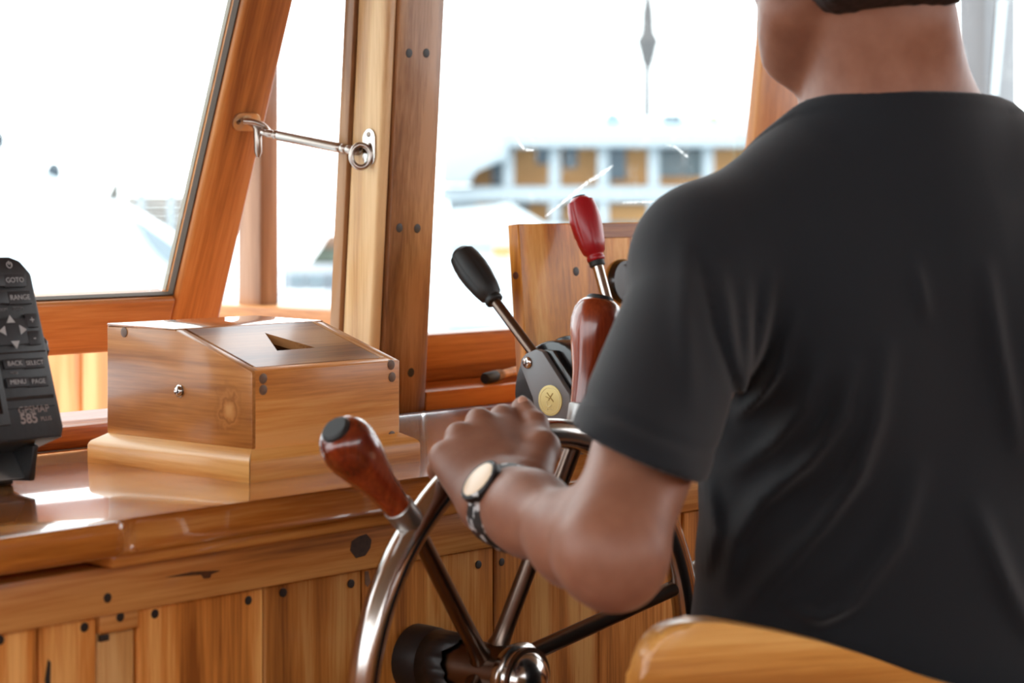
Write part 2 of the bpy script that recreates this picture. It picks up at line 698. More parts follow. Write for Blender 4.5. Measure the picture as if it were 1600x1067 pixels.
# fixed front window
w2 = bpy.data.objects.new('window_2', None)
col.objects.link(w2)
w2.location = OW + WX * 2.08
struct(w2, 'fixed front window behind the levers')
wbox('bottom_rail', (1.795, 0.056, 0.0222), (2.40, 0.085, 0.0785), SASHX, w2, bevel=0.005, seg=3)
wbox('side_stop', (1.7815, 0.040, 0.0235), (1.7945, 0.085, 0.80), SASH, w2, bevel=0.002)
# right corner post leans a little more
cp = [PPL(x, y, OW, NW) for x, y in ((1138, 640), (1236, 640), (1339, -420), (1242, -420))]
struct(prism('trim_8', cp, NW * 0.016, SASH, bevel=0.003), 'orange post at the right end of the fixed front window')
cpl = [PPL(x, y, OW + NW * 0.017, NW) for x, y in ((1136, 640), (1160, 640), (1264, -420), (1240, -420))]
prism('edge_strip', cpl, NW * 0.006, PUTTY, w2)
gp = [PPL(x, y, OW + NW * 0.07, NW) for x, y in ((660, 545), (1175, 500), (1245, -200), (690, -210))]
gl2 = prism('pane', gp, NW * 0.004, GLASS_B, w2)
SMEAR, nt, b_ = new_mat('chalky_smear')
nt.nodes.remove(b_)
t1 = nt.nodes.new('ShaderNodeBsdfTranslucent')
t2 = nt.nodes.new('ShaderNodeBsdfTransparent')
t3 = nt.nodes.new('ShaderNodeMixShader')
tc_ = nt.nodes.new('ShaderNodeTexCoord')
nz_ = nt.nodes.new('ShaderNodeTexNoise')
nz_.inputs['Scale'].default_value = 420
nz_.inputs['Detail'].default_value = 8
mr_ = nt.nodes.new('ShaderNodeMapRange')
mr_.inputs['From Min'].default_value = 0.45
mr_.inputs['From Max'].default_value = 0.62
nt.links.new(tc_.outputs['Object'], nz_.inputs['Vector'])
nt.links.new(nz_.outputs['Fac'], mr_.inputs['Value'])
nt.links.new(mr_.outputs[0], t3.inputs[0])
t1.inputs[0].default_value = (1, 1, 1, 1)
nt.links.new(t2.outputs[0], t3.inputs[1])
nt.links.new(t1.outputs[0], t3.inputs[2])
nt.links.new(t3.outputs[0], nt.nodes['Material Output'].inputs['Surface'])
for pl, wd in (([(852, 338), (885, 312), (915, 287), (945, 268), (958, 259)], [2, 4, 5, 6, 2]),
               ([(806, 213), (812, 224), (820, 234), (838, 235)], [2, 5, 4, 1]),
               ([(1040, 226), (1056, 230), (1068, 240), (1076, 246)], [1, 2, 4, 2]),
               ([(972, 317), (1000, 316), (1030, 315)], [2, 2, 1])):
    bm = bmesh.new()
    up = [(x, y - w_ / 2) for (x, y), w_ in zip(pl, wd)] + [(x, y + w_ / 2) for (x, y), w_ in zip(pl[::-1], wd[::-1])]
    add_prism(bm, [PPL(x, y, OW + NW * 0.0692, NW) for x, y in up], NW * 0.0006)
    finish('smear', bm, SMEAR, w2, False)
w3 = bpy.data.objects.new('window_3', None)
col.objects.link(w3)
w3.location = OW + WX * 3.0
struct(w3, 'front window behind the steersman')
wbox('bottom_rail', (2.50, 0.056, 0.0222), (3.62, 0.085, 0.0785), SASHX, w3, bevel=0.005)
wbox('pane', (2.45, 0.07, 0.0785), (3.62, 0.074, 0.80), GLASS_B, w3, bevel=0)
struct(wbox('trim_9', (3.62, 0.0, 0.0), (3.69, 0.06, 0.81), SASH), 'starboard corner post of the wheelhouse front')
for i, (x, y) in enumerate(((-0.97, -2.1), (3.72, -2.1), (-0.97, 0.2), (3.72, 0.2))):
    struct(box('trim_%d' % (10 + i), (x - 0.03, y - 0.03, 1.2502 if y > 0 else 1.4502), (x + 0.03, y + 0.03, 2.08), SASH),
           'corner post of the open wheelhouse side' if y < 0 else 'middle post of the open wheelhouse side')

# ------------------------------------------------------------------ open top-hinged sash
XS = 1.688
A_, B_ = PX(461, 0, XS), PX(347, 490, XS)
US = (A_ - B_).normalized()
NS = WX.cross(US) * -1
if NS.y < 0:
    NS = -NS
OS = Vector((0, B_.y, B_.z))
AXS = (WX, NS, US)


def sloc(x, y):
    q = PPL(x, y, OS, NS) - OS
    return q.x, q.dot(US)


w1 = bpy.data.objects.new('window_1', None)
col.objects.link(w1)
w1.location = OS + WX * 1.2
struct(w1, 'top-hinged front window held open by a stay')
wb = sloc(168, 552)[1]
wt = sloc(283, 465)[1]
xs0 = XS - 0.0725
ST = 0.034
stile_top = 0.90
box('stile', (xs0, 0, wb), (XS, ST, stile_top), STILE, w1, 0.006, 3, OS, AXS)
box('stile', (0.885, 0, wb), (0.957, ST, stile_top), STILE, w1, 0.006, 3, OS, AXS)
box('bottom_rail', (0.958, 0, wb), (xs0 - 0.0008, ST, wt), SASHX, w1, 0.005, 3, OS, AXS)
box('top_rail', (0.958, 0, stile_top - 0.07), (xs0 - 0.0008, ST, stile_top), SASHX, w1, 0.005, 3, OS, AXS)
box('pane', (0.955, 0.018, wt - 0.003), (xs0 + 0.003, 0.022, stile_top - 0.067), GLASS_A, w1, 0, 1, OS, AXS)
box('putty_line', (xs0 - 0.0022, 0.008, wt), (xs0, 0.0175, stile_top - 0.07), GASKET, w1, 0.0005, 1, OS, AXS)
box('putty_strip', (xs0 - 0.0012, 0.0225, wt), (xs0, 0.0290, stile_top - 0.07), PUTTY, w1, 0.0004, 1, OS, AXS)
box('putty_line', (0.958, 0.006, wt), (xs0 - 0.0022, 0.0175, wt + 0.0018), GASKET, w1, 0.001, 1, OS, AXS)

# stay hook between sash and post
BRASSY = plain('nickel_brass', (214, 184, 150), 0.28, 1.0)
pc = PPL(384, 190, OS, NS)
hk = thing('window_hook', 'nickel hook stay holding the tilted window open, its rod crossing the gap to the post', 'hook', pc)


def stadium(c, u, v, a, b, n=10):
    """rounded plate outline: half length a along u, half width b along v"""
    out = []
    for s, c0 in ((1, 1), (-1, -1)):
        for i in range(n + 1):
            t = -math.pi / 2 + math.pi * i / n
            x, y = (a - b) + b * math.cos(t), b * math.sin(t)
            out.append(c + u * x * s + v * y * s)
    return out


prism('plate', stadium(pc - NS * 0.0025, WX, US, 0.0205, 0.0105), NS * 0.0025, BRASSY, hk, 0.0006)
for dx in (-0.013, 0.013):
    disc('screw', pc - NS * 0.0024 + WX * dx, -NS, 0.0032, 0.0008, DSTEEL, hk, 12)
e0 = pc - NS * 0.004
pe = PX(573, 240, 1.694) - WX * 0.012
r0 = P(416, 208, (pc - Vector((0, 0, ZC))).dot(DV) - 0.03)
r1 = P(556, 236, (pe - Vector((0, 0, ZC))).dot(DV) + 0.01)
pin = [pc + WX * 0.004, pc + WX * 0.005 - NS * 0.010, pc + WX * 0.006 - NS * 0.014 - WZ * 0.004, pc + WX * 0.006 - NS * 0.015 - WZ * 0.030, pc + WX * 0.006 - NS * 0.015 - WZ * 0.036]
tube('pin', pin, [0.0042, 0.0045, 0.0048, 0.0045, 0.002], STEEL, hk, 12)
hk0 = pc - WX * 0.008 - NS * 0.006 + WZ * 0.002
hp = [hk0, hk0.lerp(pc + WX * 0.006 - NS * 0.021, 0.6) + WZ * 0.003, pc + WX * 0.010 - NS * 0.021 + WZ * 0.001,
      pc + WX * 0.018 - NS * 0.020 - WZ * 0.006, r0 - (r1 - r0).normalized() * 0.006, r0 + (r1 - r0).normalized() * 0.004]
bm = bmesh.new()
cv = []
for i in range(len(hp) - 1):
    for k in range(4):
        t = k / 4
        p0, p1, p2, p3 = hp[max(i - 1, 0)], hp[i], hp[i + 1], hp[min(i + 2, len(hp) - 1)]
        cv.append(0.5 * ((2 * p1) + (p2 - p0) * t + (2 * p0 - 5 * p1 + 4 * p2 - p3) * t * t + (3 * p1 - p0 - 3 * p2 + p3) * t ** 3))
cv.append(hp[-1])
add_tube(bm, cv, 0.0036, 12)
finish('hook_end', bm, STEEL, hk)
rd = (r1 - r0).normalized()
rl = (r1 - r0).length
prof = [(0, 0.003), (0.001, 0.0048), (0.007, 0.0048), (0.008, 0.0042), (0.010, 0.0042), (0.011, 0.0056), (0.014, 0.0058), (0.015, 0.0052),
        (0.018, 0.0058), (rl - 0.024, 0.0058), (rl - 0.020, 0.0056), (rl - 0.019, 0.0048), (rl - 0.017, 0.0054), (rl - 0.013, 0.0054),
        (rl - 0.012, 0.0046), (rl - 0.009, 0.0054), (rl - 0.004, 0.0054), (rl, 0.004)]
lathe('rod', r0, rd, prof, STEEL, hk, 18)
tube('neck', [r1 - rd * 0.002, r1.lerp(pe, 0.5) + WZ * 0.001, pe + WZ * 0.006], [0.0045, 0.0045, 0.004], DSTEEL, hk, 12)
ev = (WY * 0.55 - WX * 0.6).normalized()
tube('ring', [pe + (ev * math.cos(a) * 0.0105 + WZ * math.sin(a) * 0.0125) - WZ * 0.003 + ev * -0.002 for a in [2 * math.pi * i / 24 for i in range(24)]],
     0.0032, STEEL, hk, 12, True)
ep = PX(578, 230, 1.694)
prism('eye_plate', stadium(ep - WX * 0.002, WZ, WY, 0.0205, 0.0095), WX * 0.002, CHROME, hk, 0.0005)
for dz in (0.014, -0.014):
    disc('screw', ep - WX * 0.0019 + WZ * dz, -WX, 0.003, 0.0008, DSTEEL, hk, 12)

# ================================================================== console
YE, YP = 1.317, 1.345
XJ = PZ(176, 806, CT).x
wt_ = thing('worktop', 'glossy varnished worktop under the front windows with a stepped rounded front edge', 'worktop', (1.5, 1.5, CT - 0.027))
bm = bmesh.new()
yl, yr = YE - 0.020, YE
add_prism(bm, [Vector((x, y, CT - 0.027)) for x, y in ((0.3, yl), (XJ - 0.014, yl), (XJ + 0.008, yr), (3.2, yr), (3.2, 1.705), (0.3, 1.705))],
          WZ * 0.027, 0.0075, 4)
finish('top_board', bm, TOP, wt_)
box('edge_bead', (XJ - 0.006, YE + 0.004, CT - 0.0395), (3.2, YE + 0.05, CT - 0.0275), TOP, wt_, 0.004, 3)

con = thing('console_cabinet', 'varnished console front of upright teak planks below the worktop, behind the wheel', 'cabinet', (1.4, 1.4, 0.0))
ZP = CT - 0.0775                                      # top of the planks
fr = box('frieze_board', (0.3, YP - 0.010, ZP), (3.2, YP + 0.02, CT - 0.040), FRIEZE, con, 0.002)
xq = [PY(x, 1000, YP).x for x in (-170, 60, 152, 213, 412, 566, 772, 935, 1066, 1230)]
xq += [xq[-1] + 0.13 * i for i in range(1, 9)]
for i, (a, b) in enumerate(zip(xq, xq[1:])):
    top = ZP - 0.0016
    y0 = YP + random.uniform(-0.0012, 0.0012)
    if i == 2:
        top = PY(185, 987, YP).z
        y0 = YP + 0.001
    p = box('plank', (a + 0.0009, y0, 0.08), (b - 0.0009, YP + 0.018, top), PLANK, con, 0.0016, 1)
    if i == 2:
        p.data.materials.clear()
        p.data.materials.append(wood('pale_short_plank', (170, 116, 62), (206, 152, 92), (226, 180, 122), 'Z', vary=0.0))
box('corner_block', (xq[2] + 0.0006, YP - 0.003, PY(185, 985, YP).z), (xq[3] - 0.0006, YP + 0.018, ZP - 0.0008), FRIEZE, con, 0.001)
box('notch', (xq[2] + 0.0006, YP - 0.0035, PY(155, 1002, YP).z), (xq[2] + 0.009, YP + 0.0, PY(155, 992, YP).z), PLUG, con, 0.0008)
for (x, y) in ((168, 934), (188, 964), (132, 980), (0, 1000), (242, 959), (388, 938), (443, 926), (549, 912), (748, 882), (784, 878), (1064, 846)):
    yy = YP - 0.0102 if y < 940 and x < 180 else (YP - 0.0032 if x == 188 else YP - 0.0012)
    disc('plug', PY(x, y, yy), -WY, 0.0037, 0.0004, PLUG, con, 14)
kn = [PY(x, y, YP - 0.0102) for x, y in ((547, 860), (549, 846), (560, 838), (572, 834), (580, 843), (578, 856), (570, 868), (556, 872))]
prism('knot', kn, -WY * 0.0005, plain('dark_knot', (52, 32, 20), 0.5, noise=0.4, nscale=300), con)
kn = [PY(x, y, YP - 0.0102) for x, y in ((258, 902), (300, 893), (345, 891), (330, 897), (328, 903), (318, 904), (314, 898))]
prism('knot', kn, -WY * 0.0004, plain('brown_streak', (84, 48, 22), 0.4, noise=0.3, nscale=200), con)
kn = [PY(x, y, YP - 0.0013) for x, y in ((75, 1030), (79, 1035), (78, 1080), (72, 1085), (70, 1062))]
prism('crack', kn, -WY * 0.0004, PLUG, con)
kn = [PY(x, y, YP - 0.0013) for x, y in ((570, 893), (575, 892), (579, 910), (574, 917), (570, 912))]
prism('crack', kn, -WY * 0.0004, PLUGB, con)
box('kick_board', (0.3, YP + 0.02, 0.0), (3.2, YP + 0.04, 0.08), BROWN, con, 0.001)

# ------------------------------------------------------------------ wooden box
X0, X1 = 1.2548, 1.4364
Y0, Yb, Y1 = 1.4095, 1.511, 1.6087
H0, Hb, H1 = 0.0926, 0.1250, 0.1262
zb = CT + 0.0255
bx = thing('wooden_box', 'varnished teak box with a sloping lid and triangular finger hole on the worktop', 'box', (1.3456, 1.51, CT))
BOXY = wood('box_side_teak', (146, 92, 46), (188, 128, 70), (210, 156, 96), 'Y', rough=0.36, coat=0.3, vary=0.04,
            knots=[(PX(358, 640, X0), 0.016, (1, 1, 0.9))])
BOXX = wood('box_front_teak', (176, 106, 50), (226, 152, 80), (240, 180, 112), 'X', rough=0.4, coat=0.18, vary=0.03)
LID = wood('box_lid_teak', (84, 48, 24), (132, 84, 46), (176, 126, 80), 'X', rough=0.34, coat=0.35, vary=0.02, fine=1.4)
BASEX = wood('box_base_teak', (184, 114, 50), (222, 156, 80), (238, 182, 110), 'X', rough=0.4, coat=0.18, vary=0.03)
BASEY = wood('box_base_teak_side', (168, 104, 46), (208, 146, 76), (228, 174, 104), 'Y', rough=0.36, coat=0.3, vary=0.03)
tk = 0.011
sp = [(Y0 - 0.0004, zb), (Y1, zb), (Y1, CT + H1 - 0.0012), (Yb + 0.0005, CT + Hb - 0.0012), (Yb, CT + Hb), (Y0 - 0.0004, CT + H0)]
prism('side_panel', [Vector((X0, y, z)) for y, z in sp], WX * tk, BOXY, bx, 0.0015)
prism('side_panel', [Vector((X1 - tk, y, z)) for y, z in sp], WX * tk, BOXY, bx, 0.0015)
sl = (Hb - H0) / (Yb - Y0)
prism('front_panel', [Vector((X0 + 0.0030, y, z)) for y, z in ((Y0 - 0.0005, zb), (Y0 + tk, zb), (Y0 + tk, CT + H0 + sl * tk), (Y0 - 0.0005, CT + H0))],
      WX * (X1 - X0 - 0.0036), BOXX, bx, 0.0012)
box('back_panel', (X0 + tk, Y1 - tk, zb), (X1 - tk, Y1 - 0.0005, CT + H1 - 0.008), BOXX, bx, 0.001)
prism('top_strip', [Vector((X0, y, z)) for y, z in ((Yb + 0.0005, CT + Hb - 0.0012), (Y1, CT + H1 - 0.0012), (Y1, CT + H1 + 0.0008), (Yb + 0.0005, CT + Hb + 0.0006))],
      WX * (X1 - X0), TOP, bx, 0.0006)
# lid with a real triangular hole, lying in the slope
LS = Vector((0, 1, sl)).normalized()
LN = Vector((0, -sl, 1)).normalized()
LO = Vector((0, Y0, CT + H0 + 0.0004))


def lid_pt(x, y):
    q = PPL(x, y, LO, LN) - LO
    return q.x, q.dot(LS)


ltop = (Yb - Y0) / LS.y - 0.0012
outer = [(X0 + tk + 0.001, 0.0085), (X1 - 0.017, 0.0085), (X1 - 0.017, ltop), (X0 + tk + 0.001, ltop)]
tri = [lid_pt(414, 520), lid_pt(433, 548), lid_pt(492, 543)]
loops = [[Vector((a, b, 0)) for a, b in outer], [Vector((a, b, 0)) for a, b in tri]]
fl = [v for l in loops for v in l]
tris = tessellate_polygon(loops)
bm = bmesh.new()
tv = [bm.verts.new(LO + WX * v.x + LS * v.y) for v in fl]
bv = [bm.verts.new(LO + WX * v.x + LS * v.y - LN * 0.008) for v in fl]
for t in tris:
    bm.faces.new([tv[i] for i in t])
    bm.faces.new([bv[i] for i in t][::-1])
for a, n in ((0, 4), (4, 3)):
    for i in range(n):
        j = (i + 1) % n
        bm.faces.new((tv[a + i], tv[a + j], bv[a + j], bv[a + i]))
finish('lid', bm, LID, bx, angle=20)
# lid border on the right and the dark floor inside
prism('lid_border', [LO + WX * x + LS * s for x, s in ((X1 - 0.0160, 0.0085), (X1 - tk - 0.0002, 0.0085), (X1 - tk - 0.0002, ltop), (X1 - 0.0160, ltop))], LN * -0.008, BOXY, bx)
box('inside_floor', (X0 + tk, Y0 + tk, zb), (X1 - tk, Y1 - tk, zb + 0.004), BROWN, bx, 0)
# base moulding, mitred: four sides with a sloped top
B0, B1, C0, C1 = 1.2375, 1.4467, 1.3925, 1.6155
bh, bo = 0.0192, 0.0255
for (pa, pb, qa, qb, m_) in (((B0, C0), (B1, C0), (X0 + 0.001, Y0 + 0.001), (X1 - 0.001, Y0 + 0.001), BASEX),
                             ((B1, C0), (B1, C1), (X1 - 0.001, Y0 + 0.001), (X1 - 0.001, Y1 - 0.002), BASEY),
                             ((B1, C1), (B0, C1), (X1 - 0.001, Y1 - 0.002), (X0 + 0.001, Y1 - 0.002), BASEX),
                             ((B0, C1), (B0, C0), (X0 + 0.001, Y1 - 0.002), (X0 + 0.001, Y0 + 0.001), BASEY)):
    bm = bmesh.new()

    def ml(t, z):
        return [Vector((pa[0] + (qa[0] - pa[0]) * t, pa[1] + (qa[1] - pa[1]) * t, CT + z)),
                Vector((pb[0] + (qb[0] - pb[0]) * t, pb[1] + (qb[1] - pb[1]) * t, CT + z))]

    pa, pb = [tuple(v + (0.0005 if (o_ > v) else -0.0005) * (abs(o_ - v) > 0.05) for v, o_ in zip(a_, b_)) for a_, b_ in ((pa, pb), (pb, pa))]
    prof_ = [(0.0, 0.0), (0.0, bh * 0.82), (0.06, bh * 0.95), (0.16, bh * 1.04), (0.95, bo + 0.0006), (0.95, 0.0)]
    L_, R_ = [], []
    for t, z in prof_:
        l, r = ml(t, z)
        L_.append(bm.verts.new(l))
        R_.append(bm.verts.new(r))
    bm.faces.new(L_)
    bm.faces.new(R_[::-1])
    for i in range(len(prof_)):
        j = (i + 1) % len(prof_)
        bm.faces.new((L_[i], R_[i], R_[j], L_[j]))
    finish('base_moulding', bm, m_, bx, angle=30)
for (x, y) in ((411, 591.5), (411, 609), (611, 570), (612.5, 589), (612, 681)):
    disc('plug', PY(x, y, Y0 - 0.0005), -WY, 0.0046, 0.0005, PLUGB, bx, 16)
disc('plug', PX(194, 519, X0), -WX, 0.0046, 0.0006, PLUGB, bx, 16)
sc_ = PX(281, 611, X0)
lathe('screw', sc_, -WX, [(-0.002, 0.0058), (0.0008, 0.0058), (0.0012, 0.0048), (0.003, 0.0044), (0.0042, 0.003), (0.0046, 0)], CHROME, bx, 18)
# ================================================================== chart plotter on the left
gx, gy = PY(103, 680, 1.49), None
ga = math.radians(19)
GU = Vector((0, math.sin(ga), math.cos(ga)))          # up the face
GN = Vector((0, -math.cos(ga), math.sin(ga)))         # out of the face
gr = PY(103, 679, 1.49)                               # lower right corner of the face
gp_ = thing('chart_plotter', 'black marine chart plotter with a column of keys, tilted on its bracket at the worktop', 'plotter',
            (gr.x - 0.085, 1.53, CT))
gw, gh = 0.165, 0.158
GO = gr - WX * gw                                      # lower left corner of the face
AXG = (WX, GU, GN)


def gloc(x, y):
    q = PPL(x, y, GO, GN) - GO
    return q.x, q.dot(GU)


def gpt(u, v, n=0.0):
    return GO + WX * u + GU * v + GN * n


# body outline with chamfered corners
ch = 0.016
ol = [(0.004, -0.002), (gw - 0.004, -0.002), (gw, 0.006), (gw - 0.001, gh - ch), (gw - 0.010, gh - 0.004), (gw - 0.020, gh), (0.020, gh), (0.008, gh - 0.004), (0, gh - ch), (0, 0.006)]
prism('body', [gpt(u, v, -0.045) for u, v in ol], GN * 0.045, BLACKP, gp_, 0.003, 2)
prism('back_shell', [gpt(0.012 + u * 0.86, 0.012 + v * 0.86, -0.075) for u, v in ol], GN * 0.032, BLACKP, gp_, 0.004, 2)
kx = gloc(0, 560)[0]
prism('screen_bezel', [gpt(u, v, 0.0) for u, v in ((0.008, 0.012), (kx - 0.003, 0.012), (kx - 0.003, gh - 0.012), (0.008, gh - 0.012))], GN * 0.002, BLACKP, gp_, 0.001)
prism('screen', [gpt(u, v, 0.002) for u, v in ((0.014, 0.022), (kx - 0.009, 0.022), (kx - 0.009, gh - 0.02), (0.014, gh - 0.02))], GN * 0.0004, plain('dark_screen', (16, 20, 24), 0.1), gp_)
KEYM = plain('key_rubber', (40, 40, 43), 0.5)
INK = plain('white_key_print', (168, 168, 168), 0.5)
INKD = plain('grey_key_print', (120, 120, 122), 0.5)
INKR = plain('dull_model_print', (150, 138, 134), 0.45)


def key(x0, y0, x1, y1, body, size, ink=INK, h=0.0022):
    """a key given by the corners of its face in the photograph, with its printed word"""
    (a, b), (c, d) = gloc(x0, y1), gloc(x1, y0)
    if c - a < 0.004:
        return
    k = prism('key', [gpt(u, v) for u, v in ((a, b), (c, b), (c, d), (a, d))], GN * h, KEYM, gp_, 0.0009, 2)
    if body:
        text('key_print', body, size, gpt((a + c) / 2, (b + d) / 2, h), WX, GU, INK, k, 0.0002)


key(-40, 428, 6, 450, '', 0.005)
key(6, 428, 36, 450, 'GOTO', 0.0062)
key(-34, 455, 9, 477, 'IN', 0.006)
key(13, 455, 45, 477, 'RANGE', 0.0062)
key(-4, 497, 40, 541, '', 0.004, h=0.0016)
key(41, 490, 55, 513, '+', 0.009)
key(45, 517, 59, 540, '-', 0.009)
key(6, 560, 36, 578, 'BACK', 0.0058)
key(38, 559, 66, 577, 'SELECT', 0.0054)
key(10, 589, 42, 607, 'MENU', 0.0058)
key(44, 588, 72, 606, 'PAGE', 0.0058)
for (x, y), dr in (((14, 500), 0), ((23, 539), 2), ((2, 518), 1), ((34, 516), 3)):
    u, v = gloc(x, y)
    s = 0.0042
    tp = {0: ((-1, -.7), (1, -.7), (0, .9)), 2: ((-1, .7), (0, -.9), (1, .7)), 1: ((.7, -1), (.7, 1), (-.9, 0)), 3: ((-.7, -1), (.9, 0), (-.7, 1))}[dr]
    prism('arrow', [gpt(u + a * s, v + b * s, 0.0016) for a, b in tp], GN * 0.0006, INK, gp_)
u, v = gloc(14, 414)
tube('power_mark', [gpt(u + 0.0026 * math.cos(a), v + 0.0026 * math.sin(a), 0.0004) for a in [math.radians(60 - 300 * i / 14) for i in range(15)]], 0.0005, INK, gp_, 6)
box('power_mark', (u - 0.0004, v, 0.0), (u + 0.0004, v + 0.0034, 0.0008), INK, gp_, 0, 1, GO, AXG)
for x, y, s_ in ((28, 482, 'ZOOM'), (3, 484, 'ZOOM'), (22, 583, 'MOB')):
    u, v = gloc(x, y)
    text('key_caption', s_, 0.0034, gpt(u, v, 0.0002), WX, GU, INKD, gp_, 0.0002)
for (x0, y0), (x1, y1), wv in (((6, 625), (82, 613), 0.003), ((-6, 553), (70, 546), 0.0012), ((12, 690), (95, 676), 0.0008), ((10, 640), (84, 628), 0.0005)):
    (a, b), (c, d) = gloc(x0, y0), gloc(x1, y1)
    prism('ridge', [gpt(a, b - wv / 2), gpt(c, b - wv / 2), gpt(c, b + wv / 2), gpt(a, b + wv / 2)], GN * 0.0006, BLACKM, gp_)
u, v = gloc(54, 640)
text('model_print', 'GPSMAP', 0.0085, gpt(u - 0.001, v, 0.0002), WX, GU, INKR, gp_, 0.0003)
u, v = gloc(54, 652)
text('model_print', '585', 0.0115, gpt(u - 0.006, v - 0.001, 0.0002), WX, GU, INKR, gp_, 0.0003, bold=0.0003)
text('model_print', 'PLUS', 0.005, gpt(u + 0.011, v - 0.002, 0.0002), WX, GU, INKR, gp_, 0.0003)
kb = gpt(gw + 0.001, gh * 0.52, -0.03)
lathe('bracket_knob', kb, WX, [(-0.006, 0.006), (0, 0.014), (0.002, 0.0155), (0.010, 0.0155), (0.013, 0.013), (0.013, 0)], BLACKP, gp_, 20,
      flute=lambda a, s: 1 + 0.05 * math.cos(a * 9))
# bail bracket: plate on the worktop, two upright cheeks
gc = gr.x - 0.006
box('bracket_foot', (gr.x - 0.150, 1.535, CT), (gr.x - 0.020, 1.60, CT + 0.006), BLACKP, gp_, 0.002)
for xx in (gr.x - 0.150, gr.x - 0.026):
    bm = bmesh.new()
    add_prism(bm, [Vector((xx, y, CT + z)) for y, z in ((1.505, 0.006), (1.60, 0.0), (1.61, 0.03), (1.60, 0.085), (1.575, 0.085), (1.565, 0.045), (1.50, 0.036))], WX * 0.006, 0.0015)
    finish('bracket_cheek', bm, BLACKP, gp_)
prism('bracket_web', [Vector((gr.x - 0.148, y, CT + z)) for y, z in ((1.512, 0.008), (1.520, 0.008), (1.545, 0.040), (1.537, 0.040))], WX * 0.124, ALU, gp_, 0.001)  # reflection put into the colour: pale metal on the black bracket

# ================================================================== instrument panel and engine levers
PN = Vector((0, -1, 0.078)).normalized()
PU = Vector((0, 0.078, 1)).normalized()
ip = PY(828, 640, 1.570)
IO = Vector((ip.x - 0.004, 1.567, CT))
AXI = (WX, -PN, PU)


def ipt(x, y):
    return PPL(x, y, IO, PN)


inst = thing('instrument_panel', 'upright teak instrument board standing behind the two engine levers', 'panel', IO + WX * 0.16)
IW, IH = 0.40, 0.2145
box('board', (0, 0, 0), (IW, 0.016, IH), PANEL, inst, 0.0012, 1, IO, AXI)
box('top_cap', (0.095, -0.0012, IH - 0.0175), (IW, 0.0005, IH - 0.0005), SASHX, inst, 0.0006, 1, IO, AXI)
box('brace', (0.10, 0.0165, 0), (0.12, 0.07, 0.12), PANEL, inst, 0.001, 1, IO, AXI)
for x, y in ((900, 424),):
    disc('plug', ipt(x, y), PN, 0.0052, 0.0005, PLUG, inst)
disc('plug', IO + PU * 0.158 - PN * 0.008, -WX, 0.0042, 0.0004, plain('brown_plug', (96, 46, 22), 0.5), inst)
gq = ipt(972, 440)
lathe('gauge', gq, PN, [(-0.004, 0.026), (0.004, 0.026), (0.008, 0.024), (0.008, 0.020), (0.004, 0.019), (0.004, 0)], BLACKM, inst, 28)

XL = 1.762                                             # port lever plane
lv = thing('engine_control', 'black twin engine control with a black-gripped and a red-gripped lever by the instrument board', 'lever control',
           (XL + 0.06, 1.50, CT))


def lp(x, y, dx=0.0):
    q = PX(x, y, XL)
    return Vector((XL + dx, q.y, q.z))


pc_ = lp(866, 625)
# housing: half round drum between the levers with a flat skirt
hz = CT + 0.002
hy, hr = pc_.y + 0.012, 0.060
pts = [Vector((XL + 0.012, hy - hr * 0.9, hz))]
for i in range(19):
    a = math.pi - math.pi * i / 18
    pts.append(Vector((XL + 0.012, hy + 0.9 * hr * math.cos(a), hz + 0.028 + hr * math.sin(a))))
pts.append(Vector((XL + 0.012, hy + hr * 0.9, hz)))
prism('housing', pts, WX * 0.10, BLACKM, lv, 0.004, 3)
prism('housing_rib', [p + WX * 0.030 + (p - Vector((p.x, hy, hz + 0.02))) * 0.06 for p in pts], WX * 0.012, BLACKM, lv, 0.002, 2)
prism('housing_rib', [p + WX * 0.060 + (p - Vector((p.x, hy, hz + 0.02))) * 0.06 for p in pts], WX * 0.012, BLACKM, lv, 0.002, 2)
box('foot_plate', (XL + 0.002, hy - 0.065, CT), (XL + 0.124, hy + 0.05, CT + 0.004), BLACKM, lv, 0.0015)
skirt = [lp(833, 610), lp(846, 603), lp(905, 640), lp(912, 664), lp(836, 664)]
prism('side_cover', [p + WX * 0.002 for p in skirt], WX * 0.012, GREYM, lv, 0.002, 2)
# port arm: plate with rounded foot
arm = [lp(827, 552), lp(843, 545), lp(853, 549)]
for i in range(13):
    a = math.radians(25 - 215 * i / 12)
    c = lp(868, 629)
    arm.append(c + WY * -0.026 * math.cos(a) + WZ * 0.026 * math.sin(a))
arm.append(lp(818, 571))
arm.append(lp(820, 560))
armo = prism('lever_arm', [p - WX * 0.006 for p in arm], WX * 0.008, GREYM, lv, 0.0012, 2)
prism('arm_side', [p + WX * 0.002 for p in (lp(842, 546), lp(862, 548), lp(905, 612), lp(912, 640), lp(895, 624))], WX * 0.01, BLACKM, lv, 0.001)
bc = lp(866, 625, -0.0062)
lab = lathe('badge', bc, -WX, [(-0.001, 0.0163), (0.0008, 0.0163), (0.001, 0.0155), (0.001, 0)], GOLD, lv, 40)
tube('badge_rim', [bc - WX * 0.001 + (WY * math.cos(a) + WZ * math.sin(a)) * 0.0137 for a in [2 * math.pi * i / 40 for i in range(40)]], 0.0004, GOLDL, lab, 6, True)
